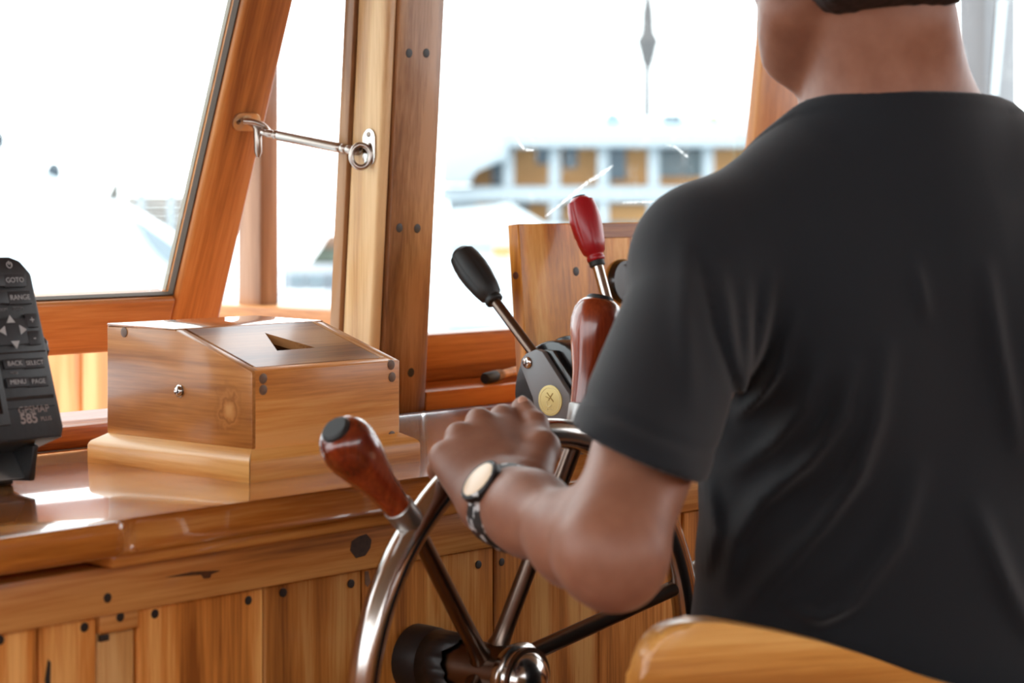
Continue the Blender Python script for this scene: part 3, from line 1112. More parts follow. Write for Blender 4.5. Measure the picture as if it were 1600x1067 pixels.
# emblem: crossed strokes over a hook, small letters below
for (p, q, w_) in (((-0.004, 0.008), (0.005, -0.001), 0.0006), ((0.004, 0.008), (-0.002, 0.0), 0.0006), ((-0.006, 0.004), (0.0, 0.002), 0.0005)):
    tube('emblem', [bc - WX * 0.001 - WY * p[0] + WZ * p[1], bc - WX * 0.001 - WY * q[0] + WZ * q[1]], w_, GOLDD, lab, 6)
tube('emblem', [bc - WX * 0.001 - WY * (-0.001 + 0.0034 * math.cos(a)) + WZ * (-0.003 + 0.0036 * math.sin(a)) for a in [math.radians(150 + 190 * i / 12) for i in range(13)]],
     0.0006, GOLDL, lab, 6)
text('badge_print', 'BOAT', 0.0034, bc - WX * 0.001 - WZ * 0.0098, -WY, WZ, GOLDL, lab, 0.0003)
sc0 = lp(830, 566, -0.006)
lathe('arm_screw', sc0, -WX, [(-0.002, 0.0066), (0.0005, 0.0066), (0.0015, 0.006), (0.0028, 0.0035), (0.003, 0)], CHROME, lv, 20)
box('screw_slot', (-0.0033, -0.0038, -0.0004), (-0.0026, 0.0038, 0.0004), PLUG, lv, 0, 1, sc0, (WX, WY, WZ))
box('screw_slot', (-0.0033, -0.0004, -0.0038), (-0.0026, 0.0004, 0.0038), PLUG, lv, 0, 1, sc0, (WX, WY, WZ))
a0, a1 = lp(838, 560, 0.002), lp(768, 466, 0.002)
tube('lever_rod', [a0, a1], 0.0058, DSTEEL, lv, 16)


def grip(a, b, mat, name, lab_, collar=None):
    """barrel shaped lever grip from neck a to crown b"""
    d = b - a
    L = d.length
    R = 0.0178
    prof = [(0, 0.0085), (0.001, 0.0098), (0.004, 0.0102), (0.006, 0.0092), (0.0075, 0.0095), (0.010, 0.0125), (0.020, 0.0150), (0.036, 0.0172), (0.048, R),
            (0.060, 0.0170), (0.070, 0.0150), (L - 0.006, 0.0128), (L - 0.002, 0.0108), (L, 0.0085), (L, 0)]

    def fl_(an, s):
        return 1 - (0.045 * max(0.0, math.cos(an * 6)) ** 6 if 0.012 < s < L - 0.008 else 0)

    o = lathe(name, a, d, prof, mat, lv, 72, flute=fl_, angle=60)
    part_label(o, lab_)
    return o


grip(lp(772, 472, 0.002), lp(716, 392, 0.002), RUBBER, 'lever_grip', 'black ribbed grip')
XR = XL + 0.115


def rp(x, y):
    return PX(x, y, XR)


b0, b1 = rp(962, 520), rp(931, 404)
tube('lever_rod', [b0, b1], 0.0062, CHROME, lv, 18)
rg = grip(rp(932, 408), rp(905, 309), REDP, 'lever_grip', 'red ribbed grip')
dd = (rp(905, 309) - rp(932, 408)).normalized()
lathe('crown_button', rp(905, 309) - dd * 0.001, dd, [(0, 0.0078), (0.0025, 0.0076), (0.003, 0)], RUBBER, rg, 20)
lathe('collar', rp(934, 416), dd, [(0, 0.0078), (0.001, 0.0088), (0.006, 0.0088), (0.0066, 0)], RUBBER, rg, 20)
prism('lever_arm', [p + WX * (XR - 0.004 - XL) for p in arm], WX * 0.008, GREYM, lv, 0.0012, 2)

# paint brush on the ledge
q0, q1 = PPL(757, 607, OW + NW * 0.012, NW), PPL(835, 586, OW + NW * 0.030, NW)
zl = CT + 0.023
q0.z, q1.z = zl + 0.0075, zl + 0.014
br = thing('paintbrush', 'small paintbrush with black bristles and a bare wooden handle lying on the window ledge', 'brush', q0)
bd = (q1 - q0).normalized()
lathe('bristles', q0, bd, [(0, 0.0058), (0.002, 0.0066), (0.022, 0.007), (0.026, 0.006)], RUBBER, br, 14)
lathe('binding', q0 + bd * 0.025, bd, [(0, 0.0062), (0.002, 0.0070), (0.004, 0.0060), (0.006, 0.0068), (0.008, 0.0058), (0.010, 0.0064), (0.013, 0.0054)],
      plain('dirty_string', (150, 128, 112), 0.9, noise=0.4, nscale=500), br, 12)
lathe('handle', q0 + bd * 0.037, bd, [(0, 0.0050), (0.02, 0.0056), (0.06, 0.0060), (0.10, 0.0048), (0.105, 0)], PALE, br, 14)

# ================================================================== steering wheel
HC = Vector((1.3895, 1.20, ZC - 0.408))
RR = 0.2095
wh = thing('steering_wheel', 'chrome ship steering wheel with six spokes and red wooden handles', 'steering wheel', HC + WY * 0.14)


def rad(deg):
    a = math.radians(deg)
    return Vector((math.sin(a), 0, math.cos(a)))


tube('rim', [HC + rad(360 * i / 120) * RR for i in range(120)], 0.0126, CHROME, wh, 28, True)
HS = HC + WY * 0.050
for k in range(6):
    a = -45.5 + 60 * k
    d = rad(a)
    p0 = HS + d * 0.024
    p1 = HC + d * (RR - 0.008) + WY * 0.002
    tube('spoke', [p0, p0 + (p1 - p0) * 0.03, p0 + (p1 - p0) * 0.12, p1], [0.0105, 0.0085, 0.0078, 0.0072], DSTEEL, wh, 18)
    h0 = HC + d * (RR + 0.006)
    hh = lathe('handle', h0, d, [(0.018, 0.0108), (0.030, 0.0116), (0.050, 0.0138), (0.070, 0.0185), (0.084, 0.0216), (0.096, 0.0224), (0.105, 0.0208),
                                 (0.111, 0.0176), (0.114, 0.0140), (0.1145, 0)], HANDLE, wh, 32, angle=60)
    lathe('ferrule', h0, d, [(0, 0.0106), (0.002, 0.0118), (0.021, 0.0122), (0.022, 0.0112)], ALU, hh, 24)
    lathe('cap', h0 + d * 0.113, d, [(0, 0.0122), (0.0035, 0.0118), (0.005, 0.0100), (0.005, 0)], RUBBER, hh, 24)
lathe('hub', HC + WY * 0.010, WY, [(0.0, 0.0275), (0.004, 0.0275), (0.005, 0.0250), (0.066, 0.0250), (0.070, 0.0260), (0.074, 0.0252), (0.100, 0.0252), (0.101, 0)], DSTEEL, wh, 40)
lathe('hub_dome', HC + WY * 0.023 - WZ * 0.002, -WY, [(-0.004, 0.031), (0, 0.0325), (0.003, 0.0325), (0.005, 0.0305), (0.0055, 0.0285), (0.010, 0.0272), (0.016, 0.0235), (0.021, 0.017), (0.024, 0.009), (0.025, 0)], CHROME, wh, 40)
lathe('shaft_sleeve', HC + WY * 0.095, WY, [(0, 0.0272), (0.004, 0.0282), (0.024, 0.0288), (0.026, 0.0300), (0.045, 0.0305), (0.0488, 0.0305)], BLACKP, wh, 30)

bm = bmesh.new()
tr_ = [[], []]
for j in range(48):
    a = 2 * math.pi * j / 48
    e_ = Vector((math.cos(a), 0, math.sin(a))) * 0.0291
    tr_[0].append(bm.verts.new(HC + e_ + WY * (0.084 + random.uniform(-0.006, 0.004) + 0.006 * math.sin(3 * a))))
    tr_[1].append(bm.verts.new(HC + e_ * 1.0 + WY * 0.118))
for j in range(48):
    bm.faces.new((tr_[0][j], tr_[0][(j + 1) % 48], tr_[1][(j + 1) % 48], tr_[1][j]))
o_ = finish('sleeve_tape', bm, BLACKP, wh)
md_ = o_.modifiers.new('thick', 'SOLIDIFY')
md_.thickness = 0.0012
# ================================================================== outside
def lbox(name, x0, x1, y0, y1, dep, thick, mat, parent=None, bevel=0.0):
    """upright block facing the wheelhouse: its front face spans these photograph corners at this distance"""
    k = dep / FPX
    return box(name, ((x0 - 800) * k, dep, ZC - (y1 - HOR) * k), ((x1 - 800) * k, dep + thick, ZC - (y0 - HOR) * k), mat, parent, bevel, 1, Vector((0, 0, 0)), (RV, DV, WZ))


WZ0 = -2.4
WATER, nt, b_ = new_mat('harbour_water')
b_.inputs['Base Color'].default_value = (0.35, 0.42, 0.46, 1)
b_.inputs['Roughness'].default_value = 0.12
nz_ = nt.nodes.new('ShaderNodeTexNoise')
nz_.inputs['Scale'].default_value = 1.2
nz_.inputs['Detail'].default_value = 4
tc_ = nt.nodes.new('ShaderNodeTexCoord')
bp_ = nt.nodes.new('ShaderNodeBump')
bp_.inputs['Strength'].default_value = 0.5
bp_.inputs['Distance'].default_value = 0.15
nt.links.new(tc_.outputs['Object'], nz_.inputs['Vector'])
nt.links.new(nz_.outputs['Fac'], bp_.inputs['Height'])
nt.links.new(bp_.outputs['Normal'], b_.inputs['Normal'])
bm = bmesh.new()
bm.faces.new([bm.verts.new(p) for p in ((-160, -60, WZ0), (260, -60, WZ0), (260, 260, WZ0), (-160, 260, WZ0))])
tag(finish('harbour_water', bm, WATER, None, False), 'pale harbour water between the boats', None, None, 'structure')

# own boat: bulwark running forward, with cap rail and awning post
XB = 2.146
bw = thing('bulwark', 'sunlit plank bulwark running forward outside the open window, with a cap rail', 'bulwark', (XB, 3.2, -0.3))
zc_ = PX(398, 478, XB).z
for i in range(15):
    ya = 2.20 + 0.155 * i
    box('plank', (XB + random.uniform(-0.002, 0.002), ya + 0.002, -0.3), (XB + 0.03, ya + 0.152, zc_ - 0.028), SUNNY, bw, 0.004, 1)
box('cap_rail', (XB - 0.012, 2.195, zc_ - 0.028), (XB + 0.10, 4.55, zc_), DECKW, bw, 0.004)
q = PX(376, 474, XB + 0.02)
tag(box('awning_post', (XB + 0.012, q.y - 0.052, zc_ - 0.001), (XB + 0.050, q.y - 0.002, zc_ + 0.95), wood('outer_post_teak', (116, 84, 62), (148, 112, 86), (176, 140, 112), 'Z', vary=0.0), None, 0.004),
    'squared wooden awning post standing on the bulwark rail outside', 'post')
struct(box('trim_20', (1.6, 1.80, -0.36), (4.2, 4.6, -0.30), DECKW, bevel=0), 'side deck below the bulwark')

# grey post outside the window behind the man's neck
g0 = PY(1538, 170, 2.25)
g1 = PY(1588, 170, 2.25)
gpo = thing('grey_post', 'weathered grey post outside the window to the right of the neck', 'post', (g0.x + 0.04, 2.25, 0))
box('shaft', (g0.x, 2.25, -0.3), (g1.x, 2.31, 2.078), GREYPOST, gpo, 0.004)
gs = [PY(x, y, 2.2495) for x, y in ((1557, 0), (1572, 0), (1558, 150), (1546, 150))]
prism('pale_strip', gs, -WY * 0.003, PALEBLUE, gpo)

# white speedboat with an upswept bow, seen through the tilted sash
D1 = 12.0
sb = thing('speedboat', 'white speedboat with an upswept bow seen through the tilted window', 'boat', P(60, 470, D1 + 1.0))


def lprism(name, pts, dep, thick, mat, parent, bevel=0.0):
    return prism(name, [P(x, y, dep) for x, y in pts], DV * thick, mat, parent, bevel)


yw = HOR + (ZC - WZ0) / D1 * FPX + 30
lprism('hull', [(-420, 150), (-160, 190), (0, 246), (110, 290), (205, 333), (290, 392), (340, 430), (300, yw), (-420, yw)], D1, 0.5, WHITEH, sb, 0.08)
lprism('hull_shade', [(205, 336), (250, 368), (296, 402), (330, 432), (330, 455), (280, 430), (235, 385)], D1 - 0.02, 0.03, plain('blue_grey_shade', (130, 140, 148), 0.4), sb)  # shading of the white hull, painted as a blue-grey sheet
for (x, y, h) in ((-4, 246, 30), (84, 280, 14)):
    t = P(x, y, D1 + 0.2)
    st = lathe('stanchion', t - WZ * 0.05, WZ, [(0, 0.022), (h * D1 / FPX, 0.02)], STEEL, sb, 12)
    lathe('fender_ball', t + WZ * (h * D1 / FPX - 0.07), WZ, [(0, 0), (0.01, 0.025), (0.04, 0.042), (0.08, 0.042), (0.11, 0.025), (0.12, 0)], plain('dark_blue_grey_rubber', (46, 58, 68), 0.5), st, 14)
lprism('bow_fin', [(166, 312), (172, 296), (183, 279), (185, 312)], D1 + 0.3, 0.06, plain('grey_brown_cover', (92, 88, 84), 0.6), sb)
jt = thing('wooden_jetty', 'low brown wooden jetty behind the speedboat', 'jetty', P(250, 380, 24))
for i in range(5):
    lbox('board', 196, 330, 306 + i * 13, 317 + i * 13, 24 + 0.02 * (i % 2), 0.4, plain('jetty_board_%d' % i, (88, 68, 52), 0.7, noise=0.3, nscale=3), jt)
for x in (215, 262, 306):
    lbox('pile', x, x + 9, 300, 850, 23.8, 0.1, WHITEP, jt)

# white launch in the gap beside the post
D2 = 40.0
la = thing('white_launch', 'small white launch in the gap between the tilted window and the post', 'boat', P(470, 480, D2))
lbox('hull', 330, 640, 455, 560, D2, 3, WHITEH, la, 0.1)
lbox('cabin', 440, 610, 412, 458, D2 + 0.5, 2, WHITEP, la, 0.05)
for x0, x1 in ((452, 474), (480, 508), (514, 526), (532, 560)):
    lbox('window', x0, x1, 426, 448, D2 + 0.42, 0.15, GREYW, la)
for x in (421, 440, 512, 534, 575):
    lbox('rail_post', x, x + 4, 425, 462, D2 - 0.2, 0.06, GREYPOST, la)
lbox('rail', 415, 620, 424, 428, D2 - 0.2, 0.06, WHITEP, la)
hp_ = thing('tarpaulin_heap', 'dark green and brown covered heap on top of the white launch', 'tarpaulin', P(515, 412, D2 + 1))
hh_ = [(480, 411.5), (492, 398), (502, 384), (509, 373), (518, 368), (526, 376), (534, 388), (552, 394), (566, 411.5)]
lprism('cover', hh_, D2 + 0.5, 1.0, plain('green_brown_canvas', (74, 82, 70), 0.8, noise=0.4, nscale=2.5), hp_, 0.08)
lprism('top_bundle', [(500, 386), (509, 370), (519, 364), (530, 376), (538, 390)], D2 + 0.45, 0.5, plain('brown_canvas', (110, 84, 66), 0.8), hp_, 0.05)

# two-deck passenger boat
D3 = 60.0
pb = thing('passenger_boat', 'white two-deck passenger boat with tan cabin panels moored behind the levers', 'boat', P(950, 500, D3))
lbox('hull', 690, 1420, 380, 520, D3 - 0.3, 8, WHITEH, pb, 0.2)
lbox('lower_deck_wall', 700, 1420, 312, 384, D3 + 1.4, 5, WHITEP, pb)
lbox('upper_deck_slab', 688, 1420, 291, 316, D3, 7, WHITEP, pb, 0.05)
lbox('upper_wall', 735, 1420, 224, 292, D3 + 1.4, 5, WHITEP, pb)
lbox('roof_slab', 755, 1440, 204, 230, D3 - 0.4, 8, WHITEP, pb, 0.05)
lbox('roof_coaming', 800, 1430, 184, 206, D3 + 1.0, 5, plain('pale_blue_paint', (196, 214, 224), 0.5), pb, 0.05)
for x0, x1, y0, y1 in ((736, 768, 250, 290), (794, 858, 231, 290), (876, 934, 231, 290), (956, 1012, 231, 290), (1028, 1100, 262, 290), (1112, 1170, 231, 290)):
    lbox('tan_panel', x0, x1, y0, y1, D3 + 1.25, 0.2, TANW, pb)
for x0, x1, y0, y1 in ((768, 786, 250, 288), (838, 858, 232, 256), (880, 902, 232, 262), (952, 978, 232, 280)):
    lbox('window', x0, x1, y0, y1, D3 + 1.15, 0.2, BLUEW, pb)
lbox('window', 1030, 1098, 236, 276, D3 + 1.15, 0.2, GREYW, pb)
for x0, x1 in ((745, 790), (826, 864), (880, 934), (950, 1012), (1030, 1098)):
    lbox('tan_panel', x0, x1, 318, 346, D3 + 1.25, 0.2, TANW, pb)
for x in (786, 858, 934, 1013, 1098, 1180):
    lbox('deck_post', x, x + 17, 206, 350, D3 + 0.1, 0.3, WHITEP, pb)
lbox('tan_panel', 770, 800, 372, 402, D3 - 0.4, 0.2, TANW, pb)
aw = lprism('awning', [(688, 288), (690, 232), (712, 208), (770, 204), (794, 222), (792, 252), (740, 262), (736, 288)], D3 - 0.6, 3, WHITEP, pb, 0.1)
lprism('bow_flare', [(690, 330), (800, 318), (850, 352), (900, 352), (900, 384), (690, 384)], D3 - 0.5, 0.4, WHITEH, pb, 0.05)
for x0, x1, y0, c in ((948, 968, 176, (96, 128, 140)), (1036, 1066, 178, (84, 100, 108)), (1108, 1124, 180, (150, 160, 96)), (922, 938, 186, (206, 206, 120))):
    lbox('roof_locker', x0, x1, y0, 190, D3 + 0.8, 0.8, plain('roof_locker_%d' % x0, c, 0.6), pb)
# mast
k_ = (D3 + 3) / FPX
mb = P(1011, 204, D3 + 3)
tube('mast', [mb - WZ * 0.3, mb + WZ * 130 * k_, mb + WZ * 420 * k_], [0.14, 0.12, 0.10], plain('dark_mast', (52, 52, 56), 0.6), pb, 10)
lathe('furled_bundle', P(1012, 112, D3 + 3) - DV * 0.05, WZ, [(0, 0.10), (0.25, 0.20), (0.6, 0.28), (0.9, 0.36), (1.15, 0.22), (1.7, 0.2), (2.3, 0.10)], plain('dark_canvas', (70, 66, 66), 0.8), pb, 12)
# ================================================================== the steersman
def L(x, y, dep):
    return np.array([(x - 800) / FPX * dep, dep, ZC - (y - HOR) / FPX * dep])


def nrm(v):
    return v / np.linalg.norm(v)


FA = math.radians(20)
FB = np.array([-math.sin(FA), math.cos(FA), 0.0])     # the way he faces (lat, dep, z)
RB = np.array([math.cos(FA), math.sin(FA), 0.0])      # his right
ZB = np.array([0, 0, 1.0])
AXB = (RB, FB, ZB)
CH = np.array([0.318, 1.785, 0.0])                    # body axis


def B(a, b, z):
    return CH + RB * a + FB * b + ZB * z


sk, ntk, bk = new_mat('brown_skin')
SKIN = sk
nzk = ntk.nodes.new('ShaderNodeTexNoise')
nzk.inputs['Scale'].default_value = 60
nzk.inputs['Detail'].default_value = 6
tck = ntk.nodes.new('ShaderNodeTexCoord')
rpk = ntk.nodes.new('ShaderNodeValToRGB')
rpk.color_ramp.elements[0].position, rpk.color_ramp.elements[1].position = 0.3, 0.75
rpk.color_ramp.elements[0].color = lin((134, 88, 67))
rpk.color_ramp.elements[1].color = lin((148, 101, 79))
ntk.links.new(tck.outputs['Object'], nzk.inputs['Vector'])
ntk.links.new(nzk.outputs['Fac'], rpk.inputs['Fac'])
ntk.links.new(rpk.outputs['Color'], bk.inputs['Base Color'])
bk.inputs['Roughness'].default_value = 0.48
bk.inputs['Specular IOR Level'].default_value = 0.4
bk.inputs['Sheen Weight'].default_value = 0.06
bk.inputs['Sheen Roughness'].default_value = 0.35
bk.inputs['Subsurface Weight'].default_value = 0.06
bk.inputs['Subsurface Radius'].default_value = (0.012, 0.005, 0.003)
bk.inputs['Subsurface Scale'].default_value = 0.6
nk2 = ntk.nodes.new('ShaderNodeTexNoise')
nk2.inputs['Scale'].default_value = 420
ntk.links.new(tck.outputs['Object'], nk2.inputs['Vector'])
bpk = ntk.nodes.new('ShaderNodeBump')
bpk.inputs['Strength'].default_value = 0.12
bpk.inputs['Distance'].default_value = 0.0006
ntk.links.new(nk2.outputs['Fac'], bpk.inputs['Height'])
ntk.links.new(bpk.outputs['Normal'], bk.inputs['Normal'])

# joints
SH = L(1108, 405, 1.70)
EL = L(957, 860, 1.50)
WR = L(788, 784, 1.695)
SHR = B(0.185, 0.0, ZC - 0.035)
ELR = SHR + RB * 0.09 + FB * 0.05 - ZB * 0.28
WRR = ELR + FB * 0.19 + RB * -0.06 - ZB * 0.13
NKB = L(1392, 165, 1.765)
NKT = L(1364, 10, 1.735)
HD = L(1335, -88, 1.72)
FH = nrm(np.array([-math.sin(math.radians(24)), math.cos(math.radians(24)), 0]))
RH = np.array([FH[1], -FH[0], 0])
AXH = (RH, FH, ZB)


def H(a, b, z):
    return HD + RH * a + FH * b + ZB * z


def head_sdf(p):
    d = sd_ell(p, H(0, -0.004, 0.035), AXH, (0.076, 0.096, 0.092))
    d = smin(d, sd_ell(p, H(0, 0.042, -0.030), AXH, (0.056, 0.054, 0.064)), 0.03)
    d = smin(d, sd_cone(p, H(0, 0.068, -0.090), H(0, 0.060, -0.078), 0.022, 0.026), 0.03)      # chin
    for s in (-1, 1):
        d = smin(d, sd_cone(p, H(s * 0.050, 0.022, -0.056), H(s * 0.026, 0.062, -0.086), 0.017, 0.016), 0.03)  # jaw
        d = smin(d, sd_cone(p, H(s * 0.046, 0.062, -0.012), H(s * 0.03, 0.074, -0.02), 0.016, 0.014), 0.025)   # cheek
        d = smin(d, sd_cone(p, H(s * 0.015, 0.088, 0.030), H(s * 0.045, 0.074, 0.028), 0.009, 0.008), 0.012)   # brow
        d = smax(d, -sd_ell(p, H(s * 0.031, 0.094, 0.006), AXH, (0.016, 0.014, 0.011)), 0.01)                  # socket
    d = smin(d, sd_cone(p, H(0, 0.090, 0.012), H(0, 0.108, -0.026), 0.007, 0.011), 0.012)          # nose
    for s in (-1, 1):
        d = smin(d, sd_cone(p, H(s * 0.010, 0.098, -0.030), H(s * 0.013, 0.094, -0.030), 0.0075, 0.006), 0.006)
    d = smin(d, sd_ell(p, H(0, 0.090, -0.054), AXH, (0.024, 0.010, 0.0055)), 0.006)             # lips
    d = smin(d, sd_ell(p, H(0, 0.088, -0.066), AXH, (0.020, 0.010, 0.006)), 0.006)
    d = smax(d, -sd_ell(p, H(0, 0.102, -0.060), AXH, (0.022, 0.008, 0.0018)), 0.003)
    for s in (-1, 1):
        ear = sd_ell(p, H(s * 0.082, -0.012, -0.004), (nrm(RH * s * 0.85 + FH * -0.5), nrm(FH * 0.85 + RH * s * 0.5), ZB), (0.008, 0.019, 0.033))
        ear = smin(ear, sd_ell(p, H(s * 0.077, -0.004, -0.036), AXH, (0.008, 0.010, 0.012)), 0.008)
        ear = smax(ear, -sd_ell(p, H(s * 0.092, 0.000, 0.002), AXH, (0.008, 0.011, 0.019)), 0.006)
        d = smin(d, ear, 0.008)
    return d


def arm_l(p, g=0.0):
    d = sd_cone(p, SH, SH + (EL - SH) * 0.45, 0.046 + g, 0.0440 + g)
    d = smin(d, sd_cone(p, SH + (EL - SH) * 0.4, EL, 0.0430 + g, 0.034 + g), 0.02)
    return d


def torso(p, g=0.0, k=0.05):
    d = sd_ell(p, B(0, 0.005, ZC - 0.15), AXB, (0.166 + g, 0.108 + g, 0.25 + g))
    d = smin(d, sd_ell(p, B(0, 0.0, ZC - 0.38), AXB, (0.154 + g, 0.104 + g, 0.25 + g)), k)
    d = smin(d, sd_ell(p, B(0, 0.005, ZC - 0.535), AXB, (0.168 + g, 0.118 + g, 0.10 + g)), k)
    d = smin(d, sd_cone(p, SH, B(-0.02, -0.015, ZC - 0.05), 0.044 + g, 0.075 + g), k)
    d = smin(d, sd_cone(p, SHR, B(0.02, -0.015, ZC - 0.05), 0.050 + g, 0.075 + g), k)
    # trapezius
    d = smin(d, sd_cone(p, NKB - ZB * 0.026, SH - ZB * 0.004, 0.040 + g, 0.034 + g), 0.045)
    d = smin(d, sd_cone(p, NKB - ZB * 0.01, SHR - ZB * 0.004, 0.044 + g, 0.034 + g), 0.05)
    # shoulder blades
    d = smin(d, sd_ell(p, B(-0.085, -0.075, ZC - 0.13), AXB, (0.05 + g, 0.03 + g, 0.085 + g)), 0.04)
    d = smin(d, sd_ell(p, B(0.085, -0.075, ZC - 0.13), AXB, (0.05 + g, 0.03 + g, 0.085 + g)), 0.04)
    return d


HIPL, HIPR = B(-0.088, 0.02, 0.735), B(0.088, 0.02, 0.735)
LEGD = nrm(FB * 0.85 + RB * 0.35)
KNL, KNR = HIPL + LEGD * 0.31 - ZB * 0.25 + RB * 0.05, HIPR + LEGD * 0.31 - ZB * 0.25 + RB * 0.10
ANL, ANR = KNL - LEGD * 0.10 - ZB * 0.385, KNR - LEGD * 0.10 - ZB * 0.385


def legs(p, g=0.0):
    d = None
    for h_, k_, a_ in ((HIPL, KNL, ANL), (HIPR, KNR, ANR)):
        e = sd_cone(p, h_, k_, 0.082 + g, 0.058 + g)
        e = smin(e, sd_cone(p, k_, a_, 0.056 + g, 0.040 + g), 0.03)
        d = e if d is None else smin(d, e, 0.03)
    return d


def body(p):
    d = head_sdf(p)
    nk = sd_cone(p, NKB - ZB * 0.03, NKT, 0.0600, 0.0570)
    nk = smin(nk, sd_cone(p, NKB + RB * 0.04 - ZB * 0.02, H(0.045, -0.03, -0.06), 0.026, 0.022), 0.03)
    d = smin(d, nk, 0.007)
    d = smin(d, torso(p, -0.006), 0.035)
    d = smin(d, smin(sd_cone(p, SHR, ELR, 0.050, 0.040), sd_cone(p, ELR, WRR, 0.040, 0.027), 0.02), 0.03)
    d = smin(d, sd_cone(p, WRR, WRR + FB * 0.09 - ZB * 0.04, 0.03, 0.026), 0.02)
    d = smin(d, legs(p), 0.04)
    for a_ in (ANL, ANR):
        d = smin(d, sd_cone(p, a_ - ZB * 0.015, a_ + LEGD * 0.15 - ZB * 0.035, 0.036, 0.024), 0.02)
    return d


def forearm(p):
    fa = WR - EL
    mid = EL + fa * 0.30 + np.array([0, 0, -0.003])
    d = sd_cone(p, EL, mid, 0.0320, 0.0290)
    d = smin(d, sd_cone(p, mid, EL + fa * 0.74, 0.0290, 0.0265), 0.03)
    d = smin(d, sd_cone(p, EL + fa * 0.74, WR, 0.0265, 0.0255), 0.03)
    # brachioradialis towards the upper arm, elbow point
    d = smin(d, sd_cone(p, EL + np.array([0.002, -0.004, -0.012]), EL + np.array([-0.004, 0.0, -0.006]), 0.022, 0.024), 0.03)
    return d


# ---- left hand on the rim
HCl = np.array([float(HC.dot(RV)), float(HC.dot(DV)), HC.z])


def w2l(v):
    return np.array([float(v.dot(RV)), float(v.dot(DV)), v.z])


def rimpt(deg, n, y):
    """a point beside the rim: n outwards from the tube centre, y forward"""
    return w2l(HC + rad(deg) * (RR + n) + WY * y)


FING = []
for deg, ln, r, kp in ((-11.0, 1.0, 0.0094, (784, 654)), (-17.8, 1.06, 0.0096, (748, 660)), (-24.6, 1.0, 0.0092, (716, 682)), (-31.0, 0.86, 0.0084, (691, 712))):
    sk_ = (deg + 9) * -0.16
    FING.append(([w2l(PY(kp[0], kp[1], HC.y)), rimpt(deg + sk_, 0.000, 0.0245), rimpt(deg + sk_ + 0.4, -0.0225, 0.013), rimpt(deg + sk_ + 0.6, -0.0215, -0.007)], r))
TH = [L(828, 752, 1.715), L(846, 702, 1.755), L(836, 664, 1.792), L(816, 637, 1.815)]


def hand(p):
    pt = (p[0], p[1], p[2])
    d = sd_cone(pt, WR + (EL - WR) * 0.12, WR, 0.0262, 0.0255)
    base = [L(812, 752, 1.715), L(790, 762, 1.705), L(768, 775, 1.698), L(750, 790, 1.692)]
    for (q, r), b0 in zip(FING, base):
        d = smin(d, sd_cone(pt, b0, q[0] + (b0 - q[0]) * 0.12, 0.0165, 0.0135), 0.014)
    for (q, r) in FING:
        kn = sd_cone(pt, q[0] + nrm(q[0] - q[1]) * 0.002, q[0], r * 1.16, r * 1.16)
        d = smin(d, kn, 0.006)
        f = sd_cone(pt, q[0], q[1], r * 1.08, r)
        f = smin(f, sd_cone(pt, q[1], q[2], r, r * 0.93), 0.004)
        f = smin(f, sd_cone(pt, q[2], q[3], r * 0.93, r * 0.82), 0.004)
        d = smin(d, f, 0.0035)
    t = sd_cone(pt, TH[0], TH[1], 0.0185, 0.0135)
    t = smin(t, sd_cone(pt, TH[1], TH[2], 0.0125, 0.0105), 0.006)
    t2 = sd_cone(pt, TH[2], TH[3], 0.0105, 0.0092)
    t = smin(t, t2, 0.005)
    d = smin(d, t, 0.008)
    # web between thumb and index
    d = smin(d, sd_cone(pt, TH[1], FING[0][0][0] + np.array([0.004, -0.006, -0.018]), 0.010, 0.010), 0.014)
    return d


t_body = surface_nets(lambda p: smin(smin(body(p), arm_l(p), 0.008), forearm(p), 0.020), (-0.06, 1.36, 0.0), (0.72, 2.30, 1.60), 0.0060)


# finer left arm and hand, sharing one body mesh; the coarse arm below the sleeve is cut away first
def armhand(p):
    return smin(smin(arm_l(p), forearm(p), 0.020), hand(p), 0.016)


def cut_arm(v, q, keep_arm):
    t = ((v - SH) @ (EL - SH)) / float((EL - SH) @ (EL - SH))
    near = np.linalg.norm(v - (SH + np.clip(t, 0, 1)[:, None] * (EL - SH)), axis=1) < 0.075
    fa = WR - EL
    t2 = ((v - EL) @ fa) / float(fa @ fa)
    nearf = (np.linalg.norm(v - (EL + np.clip(t2, 0, 1.9)[:, None] * fa), axis=1) < 0.10) & (t2 > 0.05)
    arm = (near & (t > 0.5)) | (nearf & (v[:, 0] < 0.12) & (v[:, 1] < 1.9))
    f = arm[q].all(1)
    return f


fl_ = cut_arm(t_body[0], t_body[1], False)
t_body = (t_body[0], t_body[1][~fl_])
t_arm = surface_nets(armhand, (-0.09, 1.38, 0.86), (0.20, 1.87, 1.22), 0.0021)
tt = ((t_arm[0] - SH) @ (EL - SH)) / float((EL - SH) @ (EL - SH))
ra_ = np.linalg.norm(t_arm[0] - (SH + np.clip(tt, 0, 1)[:, None] * (EL - SH)), axis=1)
keep_ = ~((tt < 0.42) & (ra_ < 0.13) & (t_arm[0][:, 0] > 0.045))
t_arm = (t_arm[0], t_arm[1][keep_[t_arm[1]].all(1)])
man = sdf_object('person', [t_body, t_arm], SKIN)
tag(man, 'person in a black T-shirt seen from behind, left hand gripping the chrome wheel', 'person')

# thumb nail
nd = nrm(TH[3] - TH[2])
nc = TH[3] + np.array([0.001, -0.0065, 0.0055])
nv, nq = surface_nets(lambda p: sd_ell(p, nc, (nd, nrm(np.cross(nd, np.array([0.1, -0.75, 0.65]))), nrm(np.array([0.1, -0.75, 0.65]))), (0.0056, 0.0046, 0.0020)),
                      nc - 0.012, nc + 0.012, 0.0008)
sdf_object('thumb_nail', [(nv, nq)], plain('nail', (206, 160, 138), 0.3), man)

# ---- T-shirt, with folds in the cloth
HEM = 0.655
SD = nrm(EL - SH)


